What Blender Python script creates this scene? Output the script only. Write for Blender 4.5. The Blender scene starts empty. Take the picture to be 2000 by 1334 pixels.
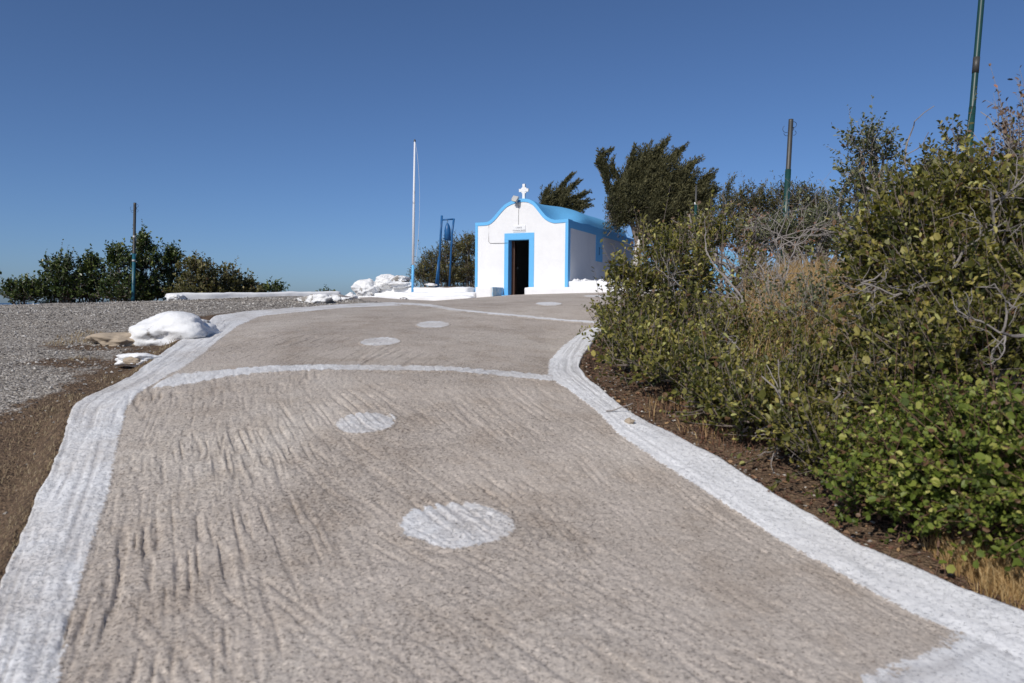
import bpy, math, random
import numpy as np
from mathutils import Vector, noise as mnoise
R = math.radians
sc = bpy.context.scene
COL = sc.collection
ZC = 1.5                      # camera height above the ground under it
PITCH, ROLL, FPX = R(2.6), R(0.5), 1500.0

# ------------------------------------------------------------------ numpy noise
def _hash(ix, iy, s):
    h = (ix.astype(np.int64)*374761393 + iy.astype(np.int64)*668265263 + s*1442695041) & 0x7fffffff
    h = ((h ^ (h >> 13))*1274126177) & 0x7fffffff
    h = ((h ^ (h >> 15))*1103515245 + 12345) & 0x7fffffff
    return ((h >> 7) & 0xffff)/65535.0
def vnoise(x, y, s=0):
    x = np.asarray(x, float); y = np.asarray(y, float)
    x0 = np.floor(x); y0 = np.floor(y); fx = x-x0; fy = y-y0
    fx = fx*fx*(3-2*fx); fy = fy*fy*(3-2*fy)
    a = _hash(x0, y0, s); b = _hash(x0+1, y0, s); c = _hash(x0, y0+1, s); d = _hash(x0+1, y0+1, s)
    return (a*(1-fx)+b*fx)*(1-fy) + (c*(1-fx)+d*fx)*fy
def fbm(x, y, s=0, o=4):
    t = 0; a = .5; n = 0
    for i in range(o):
        t = t + a*vnoise(x*2**i, y*2**i, s+i*17); n += a; a *= .5
    return t/n
def sstep(a, b, x):
    t = np.clip((np.asarray(x, float)-a)/(b-a), 0, 1); return t*t*(3-2*t)
def nrm(v): return v/np.maximum(np.linalg.norm(v, axis=-1, keepdims=True), 1e-9)

# ------------------------------------------------------------------ camera rays
cp, sp, cr, sr = math.cos(PITCH), math.sin(PITCH), math.cos(ROLL), math.sin(ROLL)
FW = np.array([0, cp, -sp]); R0 = np.array([1., 0, 0]); U0 = np.array([0, sp, cp])
CR = cr*R0 + sr*U0; CU = cr*U0 - sr*R0
def ray(px, py): return FW + (px-1000)/FPX*CR + (667-py)/FPX*CU
def pix(px, py, Y):
    d = ray(px, py); return np.array([0, 0, ZC]) + d*(Y/d[1])

# ------------------------------------------------------------------ terrain
_ky = [-30, -5, 0, 2.5, 3.8, 5.2, 6.6, 8.3, 10, 13, 16, 20, 25, 32, 60, 500]
_kh = [-5., -2.05, -1.5, -1.22, -1.08, -.785, -.53, -.37, -.227, .03, .15, .25, .385, .45, .5, .5]
_ty = np.arange(-30, 120, .05); _th = np.interp(_ty, _ky, _kh)
_k = np.exp(-.5*(np.arange(-40, 41)*.05/.55)**2); _k /= _k.sum()
_th = np.convolve(np.pad(_th, 40, mode='edge'), _k, mode='valid')
def H0(X, Y):
    X = np.asarray(X, float); Y = np.asarray(Y, float)
    h = np.interp(Y, _ty, _th)
    lat = np.interp(X, [-9, -6.5, -5, -4, -2.5, 0, 3, 5], [0, 0, -.06, -.12, -.16, 0, .09, .11])
    h = h + lat*np.interp(Y, [9, 20, 26], [0, 1, 1.4])
    xc = np.interp(Y, [2.5, 3.8, 5.2, 6.6, 8.3], [-.1, -.45, -.95, -1.35, -1.6])
    d = np.clip(X-xc, -2, 2)
    h = h - .02*d*d*np.interp(Y, [9, 12], [1, 0])
    return h + ZC
def gp(px, py, f=H0, y1=60):
    d = ray(px, py); Y = np.arange(.6, y1, .01); P = np.array([0, 0, ZC])[None] + d[None]*(Y/d[1])[:, None]
    below = P[:, 2] <= f(P[:, 0], P[:, 1])
    i = int(np.argmax(below)) if below.any() else len(Y)-1
    return P[i]
LPAIR = [((107,1334),(-62,1334)),((124,1258),(-34,1258)),((150,1140),(7,1140)),((182,1037),(46,1037)),((208,955),(84,955)),
 ((222,880),(116,880)),((244,798),(148,793)),((268,768),(184,771)),((318,738),(262,732)),((360,715),(305,700)),((396,689),(340,674)),
 ((430,660),(378,648)),((462,636),(422,617)),((508,617),(470,610.5)),((600,608),(600,600.5)),((690,600),(690,594)),((786,596),(772,591))]
RPAIR = [((2070,1334),(2270,1320)),((1990,1290),(2110,1250)),((1877,1236),(1968,1186)),((1806,1207),(1890,1157)),((1711,1157),(1776,1105)),
 ((1614,1102),(1672,1066)),((1532,1059),(1600,1020)),((1440,998),(1500,963)),((1340,933),(1410,896)),((1260,881),(1330,858)),((1207,843),(1269,826)),
 ((1168,803),(1218,798)),((1136,779),(1180,766)),((1104,755),(1146,739)),((1072,736),(1130,717)),((1076,704),(1138,692)),((1098,678),(1153,676)),
 ((1130,653),(1166,652)),((1162,638),(1180,638)),((1190,622),(1206,625))]
def tr(pairs, back):
    I = np.array([gp(*a) for a, b in pairs]); O = np.array([gp(*b) for a, b in pairs])
    def ext(A):
        d = A[0]-A[1]; d = d/abs(d[1]); return np.vstack([A[0]+d*back, A])
    return ext(I), ext(O)
LI, LO = tr(LPAIR, 1.6); RI, RO = tr(RPAIR, 1.2)
def fx(A, tail=()):
    o = np.argsort(A[:, 1]); y = list(A[o, 1]); x = list(A[o, 0])
    for a, b in tail: x.append(a); y.append(b)
    return np.array(y), np.array(x)
LTAIL = [(-3.6, 19.), (-4.6, 23.), (-4.6, 26)]; RTAIL = [(2.0, 13), (3.0, 18), (4.6, 24.5), (4.9, 26)]
_lo = fx(LO, LTAIL); _ro = fx(RO, RTAIL)
XLo = lambda Y: np.interp(Y, *_lo); XRo = lambda Y: np.interp(Y, *_ro)
def H(X, Y):
    X = np.asarray(X, float); Y = np.asarray(Y, float)
    h = H0(X, Y)
    dl = XLo(Y)-X; dr = X-XRo(Y); near = np.interp(Y, [6, 10.5], [1, .15])
    inside = (dl < 0) & (dr < 0) & (Y < 26.5)
    h = h - .07*np.where(inside, 1, 0)
    h = h - (.03+.10*near)*sstep(0, .25, dl)*np.where(Y < 16, 1, 0)
    rise = np.clip(dr-.25, 0, 9); nr = np.interp(Y, [9, 18], [1, .25])
    h = h - (.02+.09*near)*sstep(0, .18, dr)*np.where(Y < 22, 1, 0) + (.13*rise)*nr*(Y < 60)
    h = h - .035*np.maximum(0, -X-6) - .075*sstep(-4.5, -8, X)*sstep(9, 15, Y)
    w = sstep(-3, -7, X) if False else 1-sstep(-7, -3, X)
    fall = .016*np.maximum(0, Y-20.5)**2
    r = np.hypot(X-3, Y-22); fall2 = .006*np.maximum(0, r-24)**2
    out = ~inside
    h = h + out*(.05*(fbm(X*1.3, Y*1.3, 5)-.5) + .02*(fbm(X*7, Y*7, 9, 3)-.5))*np.where(np.abs(dl) + np.abs(dr) > 0, 1, 1)
    tot = np.minimum(fall*w + fall2 + .4*np.maximum(0, r-60), 75)
    return np.maximum(h - tot, -70)

# ------------------------------------------------------------------ mesh helpers
def fl2(F):
    if not isinstance(F, list): F = [F]
    return [np.atleast_2d(np.asarray(f, int)) for f in F if len(f)]
def mk(name, V, F, mat=None, parent=None, attrs=None, smooth=False):
    V = np.asarray(V, np.float32).reshape(-1, 3)
    Fs = [f.astype(np.int32) for f in fl2(F)]
    me = bpy.data.meshes.new(name)
    me.vertices.add(len(V)); me.vertices.foreach_set('co', V.ravel())
    nl = sum(f.size for f in Fs); npol = sum(len(f) for f in Fs)
    me.loops.add(nl); me.polygons.add(npol)
    me.loops.foreach_set('vertex_index', np.concatenate([f.ravel() for f in Fs]).astype(np.int32))
    tot = np.concatenate([np.full(len(f), f.shape[1], np.int32) for f in Fs])
    st = np.concatenate([[0], np.cumsum(tot)[:-1]]).astype(np.int32)
    me.polygons.foreach_set('loop_start', st)
    try: me.polygons.foreach_set('loop_total', tot)
    except Exception: pass
    me.polygons.foreach_set('use_smooth', np.full(npol, bool(smooth)))
    for k, a in (attrs or {}).items():
        at = me.attributes.new(k, 'FLOAT', 'POINT'); at.data.foreach_set('value', np.asarray(a, np.float32))
    me.update(calc_edges=True); me.validate()
    if mat: me.materials.append(mat)
    o = bpy.data.objects.new(name, me); COL.objects.link(o)
    if parent: o.parent = parent
    return o
def tag(o, label=None, cat=None, group=None, kind=None):
    if label: o['label'] = label
    if cat: o['category'] = cat
    if group: o['group'] = group
    if kind: o['kind'] = kind
    return o
def thing(name, label, cat, loc=(0, 0, 0), rz=0, group=None):
    o = bpy.data.objects.new(name, None); COL.objects.link(o)
    o.location = [float(c) for c in loc]; o.rotation_euler = (0, 0, rz); o.empty_display_size = .2
    return tag(o, label, cat, group)
class MB:
    def __init__(s): s.V = []; s.F = {}; s.n = 0; s.A = []
    def add(s, V, F, a=0.):
        V = np.asarray(V, float).reshape(-1, 3)
        for f in fl2(F): s.F.setdefault(f.shape[1], []).append(f+s.n)
        s.V.append(V); s.n += len(V)
        s.A.append(np.full(len(V), a) if np.isscalar(a) else np.asarray(a)); return s
    def box(s, x0, x1, y0, y1, z0, z1):
        V = [(x, y, z) for z in (z0, z1) for y in (y0, y1) for x in (x0, x1)]
        return s.add(V, [[0,2,3,1],[4,5,7,6],[0,1,5,4],[2,6,7,3],[0,4,6,2],[1,3,7,5]])
    def tube(s, pts, rad, n=8, cap=True, a=0.):
        P = np.asarray(pts, float); rad = np.broadcast_to(np.asarray(rad, float), (len(P),))
        T = nrm(np.gradient(P, axis=0)); ref = np.array([0, 0, 1.]) if abs(T[:, 2]).mean() < .8 else np.array([1., 0, 0])
        B = nrm(np.cross(T, ref)); N = np.cross(B, T)
        an = np.arange(n)*2*np.pi/n
        V = P[:, None] + rad[:, None, None]*(np.cos(an)[None, :, None]*B[:, None] + np.sin(an)[None, :, None]*N[:, None])
        i = np.arange(len(P)-1)[:, None]*n; j = np.arange(n)[None]; k = (j+1) % n
        Q = np.stack([i+j, i+k, i+n+k, i+n+j], -1).reshape(-1, 4); F = [Q]
        if cap: F += [np.arange(n)[None, ::-1], ((len(P)-1)*n+np.arange(n))[None]]
        return s.add(V, F, a)
    def prisms(s, P0, P1, r0, r1, a=0.):
        m = len(P0)
        if m == 0: return s
        T = nrm(P1-P0); ref = np.where(np.abs(T[:, 2:3]) < .9, [[0, 0, 1.]], [[1., 0, 0]]); B = nrm(np.cross(T, ref)); N = np.cross(B, T)
        an = np.arange(3)*2*np.pi/3
        ring = np.cos(an)[None, :, None]*B[:, None]+np.sin(an)[None, :, None]*N[:, None]
        r0 = np.broadcast_to(r0, (m,)); r1 = np.broadcast_to(r1, (m,))
        V = np.concatenate([P0[:, None]+ring*r0[:, None, None], P1[:, None]+ring*r1[:, None, None]], 1)
        q = np.array([[0,1,4,3],[1,2,5,4],[2,0,3,5]]); F = (np.arange(m)[:, None, None]*6+q[None]).reshape(-1, 4)
        av = np.repeat(np.broadcast_to(a, (m,)), 6)
        return s.add(V, F, av)
    def lathe(s, prof, c=(0, 0, 0), n=24):
        P = np.asarray(prof, float); an = np.arange(n)*2*np.pi/n
        V = np.stack([P[:, None, 0]*np.cos(an), P[:, None, 0]*np.sin(an), np.broadcast_to(P[:, None, 1], (len(P), n))], -1)+np.asarray(c)
        i = np.arange(len(P)-1)[:, None]*n; j = np.arange(n)[None]; k = (j+1) % n
        return s.add(V, np.stack([i+j, i+k, i+n+k, i+n+j], -1).reshape(-1, 4))
    def build(s, name, mat, parent=None, smooth=False, attr=None, off=None):
        V = np.concatenate(s.V)
        if off is not None: V = V-np.asarray(off)
        return mk(name, V, [np.concatenate(f) for f in s.F.values()], mat, parent, {attr: np.concatenate(s.A)} if attr else None, smooth)
def bevel(o, w, seg=2):
    m = o.modifiers.new('bevel', 'BEVEL'); m.width = w; m.segments = seg; m.limit_method = 'ANGLE'; return o
def gridF(nr, nc):
    i = np.arange(nr-1)[:, None]*nc; j = np.arange(nc-1)[None]
    return np.stack([i+j, i+j+1, i+nc+j+1, i+nc+j], -1).reshape(-1, 4)

# ------------------------------------------------------------------ materials
class NT:
    def __init__(s, name):
        s.m = bpy.data.materials.new(name); s.m.use_nodes = True; s.t = s.m.node_tree; s.t.nodes.clear()
        s.out = s.n('ShaderNodeOutputMaterial'); s.co = None
    def n(s, t, **k):
        x = s.t.nodes.new(t)
        for a, v in k.items(): setattr(x, a, v)
        return x
    def l(s, a, b): s.t.links.new(a, b)
    def set(s, sock, v):
        if hasattr(v, 'is_output'): s.l(v, sock)
        else: sock.default_value = v
    def coord(s):
        if not s.co: s.co = s.n('ShaderNodeNewGeometry').outputs['Position']
        return s.co
    def obj(s): return s.n('ShaderNodeTexCoord').outputs['Object']
    def noise(s, scale, detail=4, rough=.55, vec=None, stretch=None):
        v = vec or s.coord()
        if stretch:
            mp = s.n('ShaderNodeMapping'); s.l(v, mp.inputs[0]); mp.inputs['Scale'].default_value = stretch; v = mp.outputs[0]
        x = s.n('ShaderNodeTexNoise'); s.l(v, x.inputs['Vector']); x.inputs['Scale'].default_value = scale
        x.inputs['Detail'].default_value = detail; x.inputs['Roughness'].default_value = rough; return x.outputs['Fac']
    def voro(s, scale, vec=None, out='Distance', feature='F1'):
        x = s.n('ShaderNodeTexVoronoi', feature=feature); s.l(vec or s.coord(), x.inputs['Vector']); x.inputs['Scale'].default_value = scale; return x.outputs[out]
    def attr(s, name): return s.n('ShaderNodeAttribute', attribute_name=name).outputs['Fac']
    def math(s, op, a, b=0., c=0., clamp=False):
        x = s.n('ShaderNodeMath', operation=op, use_clamp=clamp)
        s.set(x.inputs[0], a); s.set(x.inputs[1], b); s.set(x.inputs[2], c); return x.outputs[0]
    def ramp(s, f, stops):
        x = s.n('ShaderNodeValToRGB'); s.l(f, x.inputs[0]); e = x.color_ramp.elements
        while len(e) < len(stops): e.new(.5)
        for i, (p, c) in enumerate(stops):
            e[i].position = p; e[i].color = (*c, 1) if len(c) == 3 else c
        return x.outputs['Color']
    def mix(s, f, a, b, mode='MIX'):
        x = s.n('ShaderNodeMix', data_type='RGBA', blend_type=mode)
        s.set(x.inputs['Factor'], f); s.set(x.inputs['A'], a if hasattr(a, 'is_output') else (*a, 1)); s.set(x.inputs['B'], b if hasattr(b, 'is_output') else (*b, 1)); return x.outputs['Result']
    def mr(s, v, a, b, c=0., d=1.):
        x = s.n('ShaderNodeMapRange'); s.l(v, x.inputs[0])
        for i, q in enumerate((a, b, c, d)): x.inputs[i+1].default_value = q
        return x.outputs[0]
    def bump(s, h, st=.5, dist=.01, prev=None):
        x = s.n('ShaderNodeBump'); s.set(x.inputs['Height'], h); x.inputs['Strength'].default_value = st; x.inputs['Distance'].default_value = dist
        if prev: s.l(prev, x.inputs['Normal'])
        return x.outputs[0]
    def bsdf(s, col, rough=.8, normal=None, spec=.3, metal=0.):
        b = s.n('ShaderNodeBsdfPrincipled'); s.set(b.inputs['Base Color'], col if hasattr(col, 'is_output') else (*col, 1))
        s.set(b.inputs['Roughness'], rough); b.inputs['Specular IOR Level'].default_value = spec; b.inputs['Metallic'].default_value = metal
        if normal: s.l(normal, b.inputs['Normal'])
        return b.outputs[0]
    def done(s, sh): s.l(sh, s.out.inputs[0]); return s.m

def concrete_col(t):
    big = t.noise(.55, 5, .6); fine = t.noise(70, 3, .7); grit = t.voro(110, out='Color')
    c = t.ramp(big, [(.3, (.455, .395, .336)), (.5, (.515, .453, .39)), (.68, (.56, .506, .443))])
    sep = t.n('ShaderNodeSeparateColor'); t.l(grit, sep.inputs[0])
    g = t.ramp(sep.outputs[0], [(0., (.45, .43, .43)), (.10, (.85, .84, .83)), (.55, (1, 1, 1)), (.93, (1.1, 1.09, 1.07)), (1., (1.4, 1.38, 1.35))])
    c = t.mix(.75, c, g, 'MULTIPLY')
    f = t.ramp(fine, [(.32, (.62, .6, .6)), (.5, (1, 1, 1)), (.75, (1.1, 1.1, 1.1))]); c = t.mix(.55, c, f, 'MULTIPLY')
    st = t.ramp(t.noise(2.6, 6, .65), [(.36, (.86, .83, .80)), (.52, (1, 1, 1)), (.7, (1.05, 1.05, 1.06))]); c = t.mix(.8, c, st, 'MULTIPLY')
    pit = t.noise(58, 4, .75); area = t.mr(t.noise(1.1, 3, .5), .36, .62)
    sxx = t.n('ShaderNodeSeparateXYZ'); t.l(t.coord(), sxx.inputs[0]); lr = t.mr(t.math('ADD', sxx.outputs[0], t.math('MULTIPLY', area, .8)), -1.0, 1.4)
    pitv = t.math('ADD', t.math('ADD', pit, t.math('MULTIPLY', area, .035)), t.math('MULTIPLY', lr, .05))
    pm = t.ramp(pitv, [(.41, (.30, .28, .27)), (.45, (1, 1, 1))]); c = t.mix(.62, c, pm, 'MULTIPLY')
    h = t.math('ADD', t.math('MULTIPLY', fine, .6), t.math('MULTIPLY', t.mr(pitv, .38, .50), 1.2))
    nb = t.bump(h, .6, .009)
    return c, nb, h
def mat_concrete():
    t = NT('concrete'); c, nb, h = concrete_col(t); return t.done(t.bsdf(c, .92, nb, .2))
def mat_paint(name, wear, gate=.5, thinness=.45, g=1.):
    t = NT(name); c, nb, h = concrete_col(t)
    e = t.attr('edge')                                   # 0 at the paint's edge, 1 inside
    rag = t.noise(42, 4, .75); rag2 = t.noise(9, 3, .6); gv = t.attr('groove')
    m = t.math('ADD', t.math('MULTIPLY', e, 1.6), t.math('MULTIPLY', t.math('SUBTRACT', rag, .5), 1.9))
    m = t.math('SUBTRACT', m, t.math('MULTIPLY', gv, wear))
    m = t.math('SUBTRACT', m, t.math('MULTIPLY', t.mr(rag2, .5, .75), wear*.6))
    m = t.mr(m, gate-.10, gate+.12)
    w = t.ramp(t.noise(3.2, 6, .65), [(.3, (.71*g, .708*g, .70*g)), (.5, (.79*g, .786*g, .775*g)), (.7, (.83*g, .826*g, .815*g))])
    w = t.mix(.7, w, t.ramp(t.noise(38, 4, .7), [(.30, (.50, .51, .56)), (.44, (1, 1, 1))]), 'MULTIPLY')
    w = t.mix(t.math('MULTIPLY', t.mr(gv, .12, .7), .42), w, (.42, .41, .41)); w = t.mix(.2, w, t.ramp(t.voro(170, out='Distance'), [(.1, (1.08, 1.08, 1.08)), (.55, (.86, .86, .87))]), 'MULTIPLY')
    thin = t.mr(t.math('ADD', t.noise(1.3, 4, .6), t.math('MULTIPLY', t.noise(14, 4, .7), .35)), .60, .82)
    w = t.mix(t.math('MULTIPLY', thin, thinness), w, c)
    col = t.mix(m, c, w)
    return t.done(t.bsdf(col, .9, t.bump(h, .65, .010), .2))
def mat_white(name='whitewash', dirt=.3, base=.8):
    t = NT(name); v = t.obj()
    w = t.ramp(t.noise(1.6, 6, .65, v), [(.3, (base*.93, base*.93, base*.94)), (.55, (base, base, base)), (.7, (base*1.03, base*1.03, base*1.02))])
    d = t.ramp(t.noise(5, 6, .75, v, (1, 1, .35)), [(.30, (.52, .49, .44)), (.40, (1, 1, 1))]); w = t.mix(dirt, w, d, 'MULTIPLY')
    b = t.bump(t.noise(9, 6, .6, v), .22, .02)
    return t.done(t.bsdf(w, .85, b, .25))
def mat_rock(name, paint, stone=(.36, .33, .29)):
    t = NT(name); v = t.obj()
    s = t.mix(t.noise(7, 5, .6, v), [c*.55 for c in stone], [c*1.2 for c in stone])
    n = t.noise(3.4, 6, .72, v)
    geo = t.n('ShaderNodeNewGeometry'); sx = t.n('ShaderNodeSeparateXYZ'); t.l(geo.outputs['Normal'], sx.inputs[0])
    f = t.math('ADD', n, t.math('MULTIPLY', sx.outputs[0], -.07))
    m = t.mr(f, paint, paint+.05)
    col = t.mix(m, s, t.ramp(n, [(.3, (.70, .70, .70)), (.6, (.82, .82, .81))]))
    return t.done(t.bsdf(col, .9, t.bump(t.noise(11, 6, .65, v), .5, .03), .2))
def mat_blue(name, col, rough=.6, var=.15):
    t = NT(name); v = t.obj()
    n = t.noise(3.5, 6, .65, v)
    c = t.mix(n, [x*(1-var) for x in col], [min(1, x*(1+var)) for x in col])
    return t.done(t.bsdf(c, rough, t.bump(t.noise(14, 4, .6, v), .15, .01), .35))
def mat_leaf(name, stops, transl=.33, rough=.5):
    t = NT(name); c = t.ramp(t.attr('rnd'), stops)
    b = t.bsdf(c, rough, None, .35); tl = t.n('ShaderNodeBsdfTranslucent'); c2 = t.mix(1., c, (1.25, 1.3, .5), 'MULTIPLY'); t.l(c2, tl.inputs[0])
    mx = t.n('ShaderNodeMixShader'); mx.inputs[0].default_value = transl; t.l(b, mx.inputs[1]); t.l(tl.outputs[0], mx.inputs[2])
    return t.done(mx.outputs[0])
def mat_bark(name, a, b, sc_=14):
    t = NT(name); v = t.obj(); n = t.noise(sc_, 5, .7, v, (1, 1, .3)); return t.done(t.bsdf(t.mix(n, a, b), .9, t.bump(n, .4, .01), .2))
def mat_simple(name, col, rough=.6, spec=.3, metal=0., var=.1, scale=12):
    t = NT(name); n = t.noise(scale, 4, .6, t.obj()); c = t.mix(n, [x*(1-var) for x in col], [x*(1+var) for x in col]); return t.done(t.bsdf(c, rough, None, spec, metal))
def mat_ground():
    t = NT('ground'); soil = t.attr('soil')
    vc = t.voro(52, out='Color'); sep = t.n('ShaderNodeSeparateColor'); t.l(vc, sep.inputs[0])
    vd = t.voro(52)
    g = t.ramp(sep.outputs[0], [(0., (.10, .088, .074)), (.3, (.235, .208, .178)), (.6, (.34, .305, .265)), (.88, (.44, .405, .355)), (1., (.64, .61, .56))])
    g = t.mix(.6, g, t.ramp(t.noise(1.1, 5, .6), [(.35, (.72, .70, .68)), (.5, (1, 1, 1)), (.68, (1.22, 1.2, 1.17))]), 'MULTIPLY')
    vc2 = t.voro(130, out='Color'); sep2 = t.n('ShaderNodeSeparateColor'); t.l(vc2, sep2.inputs[0])
    so = t.ramp(t.noise(24, 6, .75), [(.3, (.05, .036, .026)), (.48, (.125, .086, .058)), (.62, (.21, .148, .095)), (.76, (.32, .24, .155))])
    so = t.mix(.6, so, t.ramp(sep2.outputs[1], [(0., (.5, .5, .5)), (.5, (1, 1, 1)), (1., (1.5, 1.4, 1.3))]), 'MULTIPLY')
    m = t.mr(t.math('ADD', soil, t.math('MULTIPLY', t.math('SUBTRACT', t.noise(5, 5, .7), .5), 1.1)), .42, .60)
    col = t.mix(m, g, so)
    h = t.math('ADD', t.math('MULTIPLY', t.math('SUBTRACT', .5, vd), 1.2), t.noise(30, 5, .7))
    return t.done(t.bsdf(col, .95, t.bump(h, .8, .018), .15))

M = {}
M['concrete'] = mat_concrete()
M['kerb'] = mat_paint('painted_kerb', .45, .38)
M['kerbwhite'] = mat_paint('fresh_painted_kerb', .3, .36, .15, 1.03)
M['mark'] = mat_paint('road_paint', .85, .46)
M['thinmark'] = mat_paint('worn_road_paint', .6, .36, .2)
M['ground'] = mat_ground()
M['white'] = mat_white('whitewash', .10, .80)
M['whiteold'] = mat_white('old_whitewash', .5, .77)
M['rockwhite'] = mat_rock('whitewashed_rock', .36)
M['rockhalf'] = mat_rock('half_painted_rock', .455)
M['rockbare'] = mat_rock('bare_rock', .75, (.44, .36, .27))
M['rockgrey'] = mat_rock('grey_rock', .52, (.30, .28, .27))
M['sky_blue'] = mat_blue('blue_paint', (.135, .455, .80), .55, .05)
M['roof_blue'] = mat_blue('roof_blue_paint', (.125, .40, .69), .6, .14)
M['deep_blue'] = mat_blue('steel_blue_paint', (.018, .105, .27), .4, .25)
M['worn_blue'] = None
M['green'] = mat_simple('green_pole_paint', (.012, .052, .046), .4, .5, 0, .35, 5)
M['galv'] = mat_simple('weathered_steel', (.062, .060, .055), .5, .5, .2, .4, 6)
M['wire'] = mat_simple('black_wire', (.02, .02, .022), .5)
M['brown'] = mat_simple('brown_wood', (.095, .045, .028), .5, .4, 0, .3, 20)
M['dark'] = mat_simple('shade_grey_plaster', (.30, .28, .26), .9)  # interior shade put into the colour: greyed so bounced sun leaves the doorway dark
M['darkwood'] = mat_simple('dark_wood', (.03, .018, .012), .6)
M['grey'] = mat_simple('grey_metal', (.42, .42, .41), .5, .4, .2)
M['lens'] = mat_simple('lamp_glass', (.62, .58, .50), .15, .6)
M['ink'] = mat_simple('ink', (.07, .08, .11), .7)
M['plaque'] = mat_simple('plaque', (.78, .79, .80), .4)
M['rope'] = mat_simple('rope', (.55, .57, .6), .8)
M['bark'] = mat_bark('bark', (.11, .088, .075), (.27, .225, .195))
M['greybark'] = mat_bark('grey_dead_wood', (.16, .14, .13), (.40, .365, .335))
M['limebark'] = mat_bark('limewashed_trunk', (.45, .42, .38), (.80, .79, .77))
M['twig'] = mat_bark('red_brown_twig', (.085, .045, .032), (.22, .14, .10))
M['straw'] = mat_leaf('straw', [(0, (.24, .145, .058)), (.5, (.44, .285, .125)), (1, (.62, .47, .25))], .2, .7)
M['dullstraw'] = mat_leaf('dull_straw', [(0, (.13, .092, .055)), (.5, (.25, .185, .115)), (1, (.42, .34, .22))], .15, .8)
M['litter'] = mat_leaf('litter', [(0, (.05, .026, .018)), (.45, (.15, .068, .042)), (.8, (.24, .14, .085)), (1, (.42, .27, .13))], .05, .8)
M['mastic'] = mat_leaf('mastic_leaf', [(0, (0.17, 0.1, 0.055)), (0.045, (0.15, 0.09, 0.05)), (0.055, (0.038, 0.049, 0.013)), (0.35, (0.117, 0.121, 0.028)), (0.65, (0.232, 0.212, 0.054)), (0.85, (0.429, 0.361, 0.103)), (1, (0.5, 0.5, 0.193))])
M['bramble'] = mat_leaf('bright_leaf', [(0, (0.17, 0.1, 0.055)), (0.045, (0.15, 0.09, 0.05)), (0.055, (0.042, 0.061, 0.012)), (0.35, (0.116, 0.158, 0.026)), (0.7, (0.226, 0.261, 0.047)), (0.92, (0.391, 0.374, 0.099)), (1, (0.5, 0.482, 0.159))], .3)
M['sage'] = mat_leaf('grey_green_leaf', [(0, (0.17, 0.1, 0.055)), (0.045, (0.15, 0.09, 0.05)), (0.055, (0.046, 0.058, 0.031)), (0.4, (0.132, 0.146, 0.079)), (0.8, (0.265, 0.274, 0.154)), (1, (0.437, 0.414, 0.242))])
M['olive'] = mat_leaf('olive_leaf', [(0, (0.17, 0.1, 0.055)), (0.045, (0.15, 0.09, 0.05)), (0.055, (0.044, 0.048, 0.02)), (0.5, (0.137, 0.131, 0.055)), (0.85, (0.247, 0.225, 0.096)), (1, (0.377, 0.325, 0.156))])
M['carob'] = mat_leaf('dark_leaf', [(0, (0.02, 0.035, 0.011)), (0.5, (0.065, 0.095, 0.026)), (0.85, (0.131, 0.163, 0.046)), (1, (0.237, 0.25, 0.078))], .15, .35)
M['juniper'] = mat_leaf('juniper_spray', [(0, (0.027, 0.029, 0.013)), (0.5, (0.085, 0.081, 0.034)), (0.85, (0.154, 0.139, 0.062)), (1, (0.23, 0.202, 0.096))], .12, .7)
M['dryleaf'] = mat_leaf('rusty_leaf', [(0, (.06, .04, .03)), (.5, (.17, .11, .075)), (.85, (.26, .17, .11)), (1, (.36, .16, .09))], .15, .7)
def _wb():
    t = NT('worn_blue_wash'); v = t.obj(); n = t.noise(6, 6, .75, v)
    return t.done(t.bsdf(t.ramp(n, [(.36, (.26, .52, .72)), (.5, (.50, .66, .76)), (.62, (.78, .80, .81))]), .9, t.bump(n, .5, .02), .2))
M['worn_blue'] = _wb()

# ------------------------------------------------------------------ road surface
def groove(X, Y):
    """Depth (0..1) of the rake marks drawn into the wet concrete; direction changes from patch to patch."""
    X = np.asarray(X, float); Y = np.asarray(Y, float)
    g = np.zeros(np.broadcast(X, Y).shape)
    for (cx, cy, rx, ry, ang, sp, st, s) in PATCH:
        w = np.exp(-(((X-cx)/rx)**2+((Y-cy)/ry)**2)**2)
        w = w*(.35+.65*sstep(.38, .62, fbm(X*1.7, Y*1.7, s+3, 2)))
        a = R(ang) + .10*(fbm(X*.35, Y*.35, s+9, 2)-.5)
        u = X*np.cos(a)+Y*np.sin(a); v = -X*np.sin(a)+Y*np.cos(a)
        n = vnoise(u/sp+.22*vnoise(v*.9, u*.3, s+1), v/st, s)
        n2 = vnoise(u/(sp*1.7), v/(st*.6), s+5)
        g = np.maximum(g, w*(.8*sstep(.58, .80, n) + .5*sstep(.74, .93, n2)))
    return np.clip(g, 0, 1)
PATCH = [(-1.45, 3.2, .85, 2.0, 24, .019, .40, 11), (-2.25, 5.6, 1.0, 1.1, 25, .021, .24, 21), (-1.7, 4.5, .8, .8, 26, .021, .4, 23), (-.35, 2.9, 1.0, 1.1, 42, .028, .5, 31), (-.5, 4.4, 1.0, 1.0, 33, .028, .5, 35), (.85, 3.5, .9, 1.4, 20, .028, .5, 41),
         (.1, 5.6, .9, .9, 25, .03, .45, 51), (-1.1, 5.4, .7, .7, 33, .03, .5, 53), (-1.9, 7.5, .9, .8, -4, .032, .5, 61), (-2.7, 8.4, .9, .9, -8, .034, .5, 71), (-1.0, 7.3, .7, .8, -12, .032, .5, 83), (-.2, 7.3, .8, .9, -22, .032, .5, 81), (.2, 9, 1.0, 1.2, -30, .035, .5, 91),
         (-1.5, 10.5, 1.5, 1.3, -40, .04, .5, 95), (.2, 2.2, 1.2, .7, 46, .028, .5, 97)]
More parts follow.
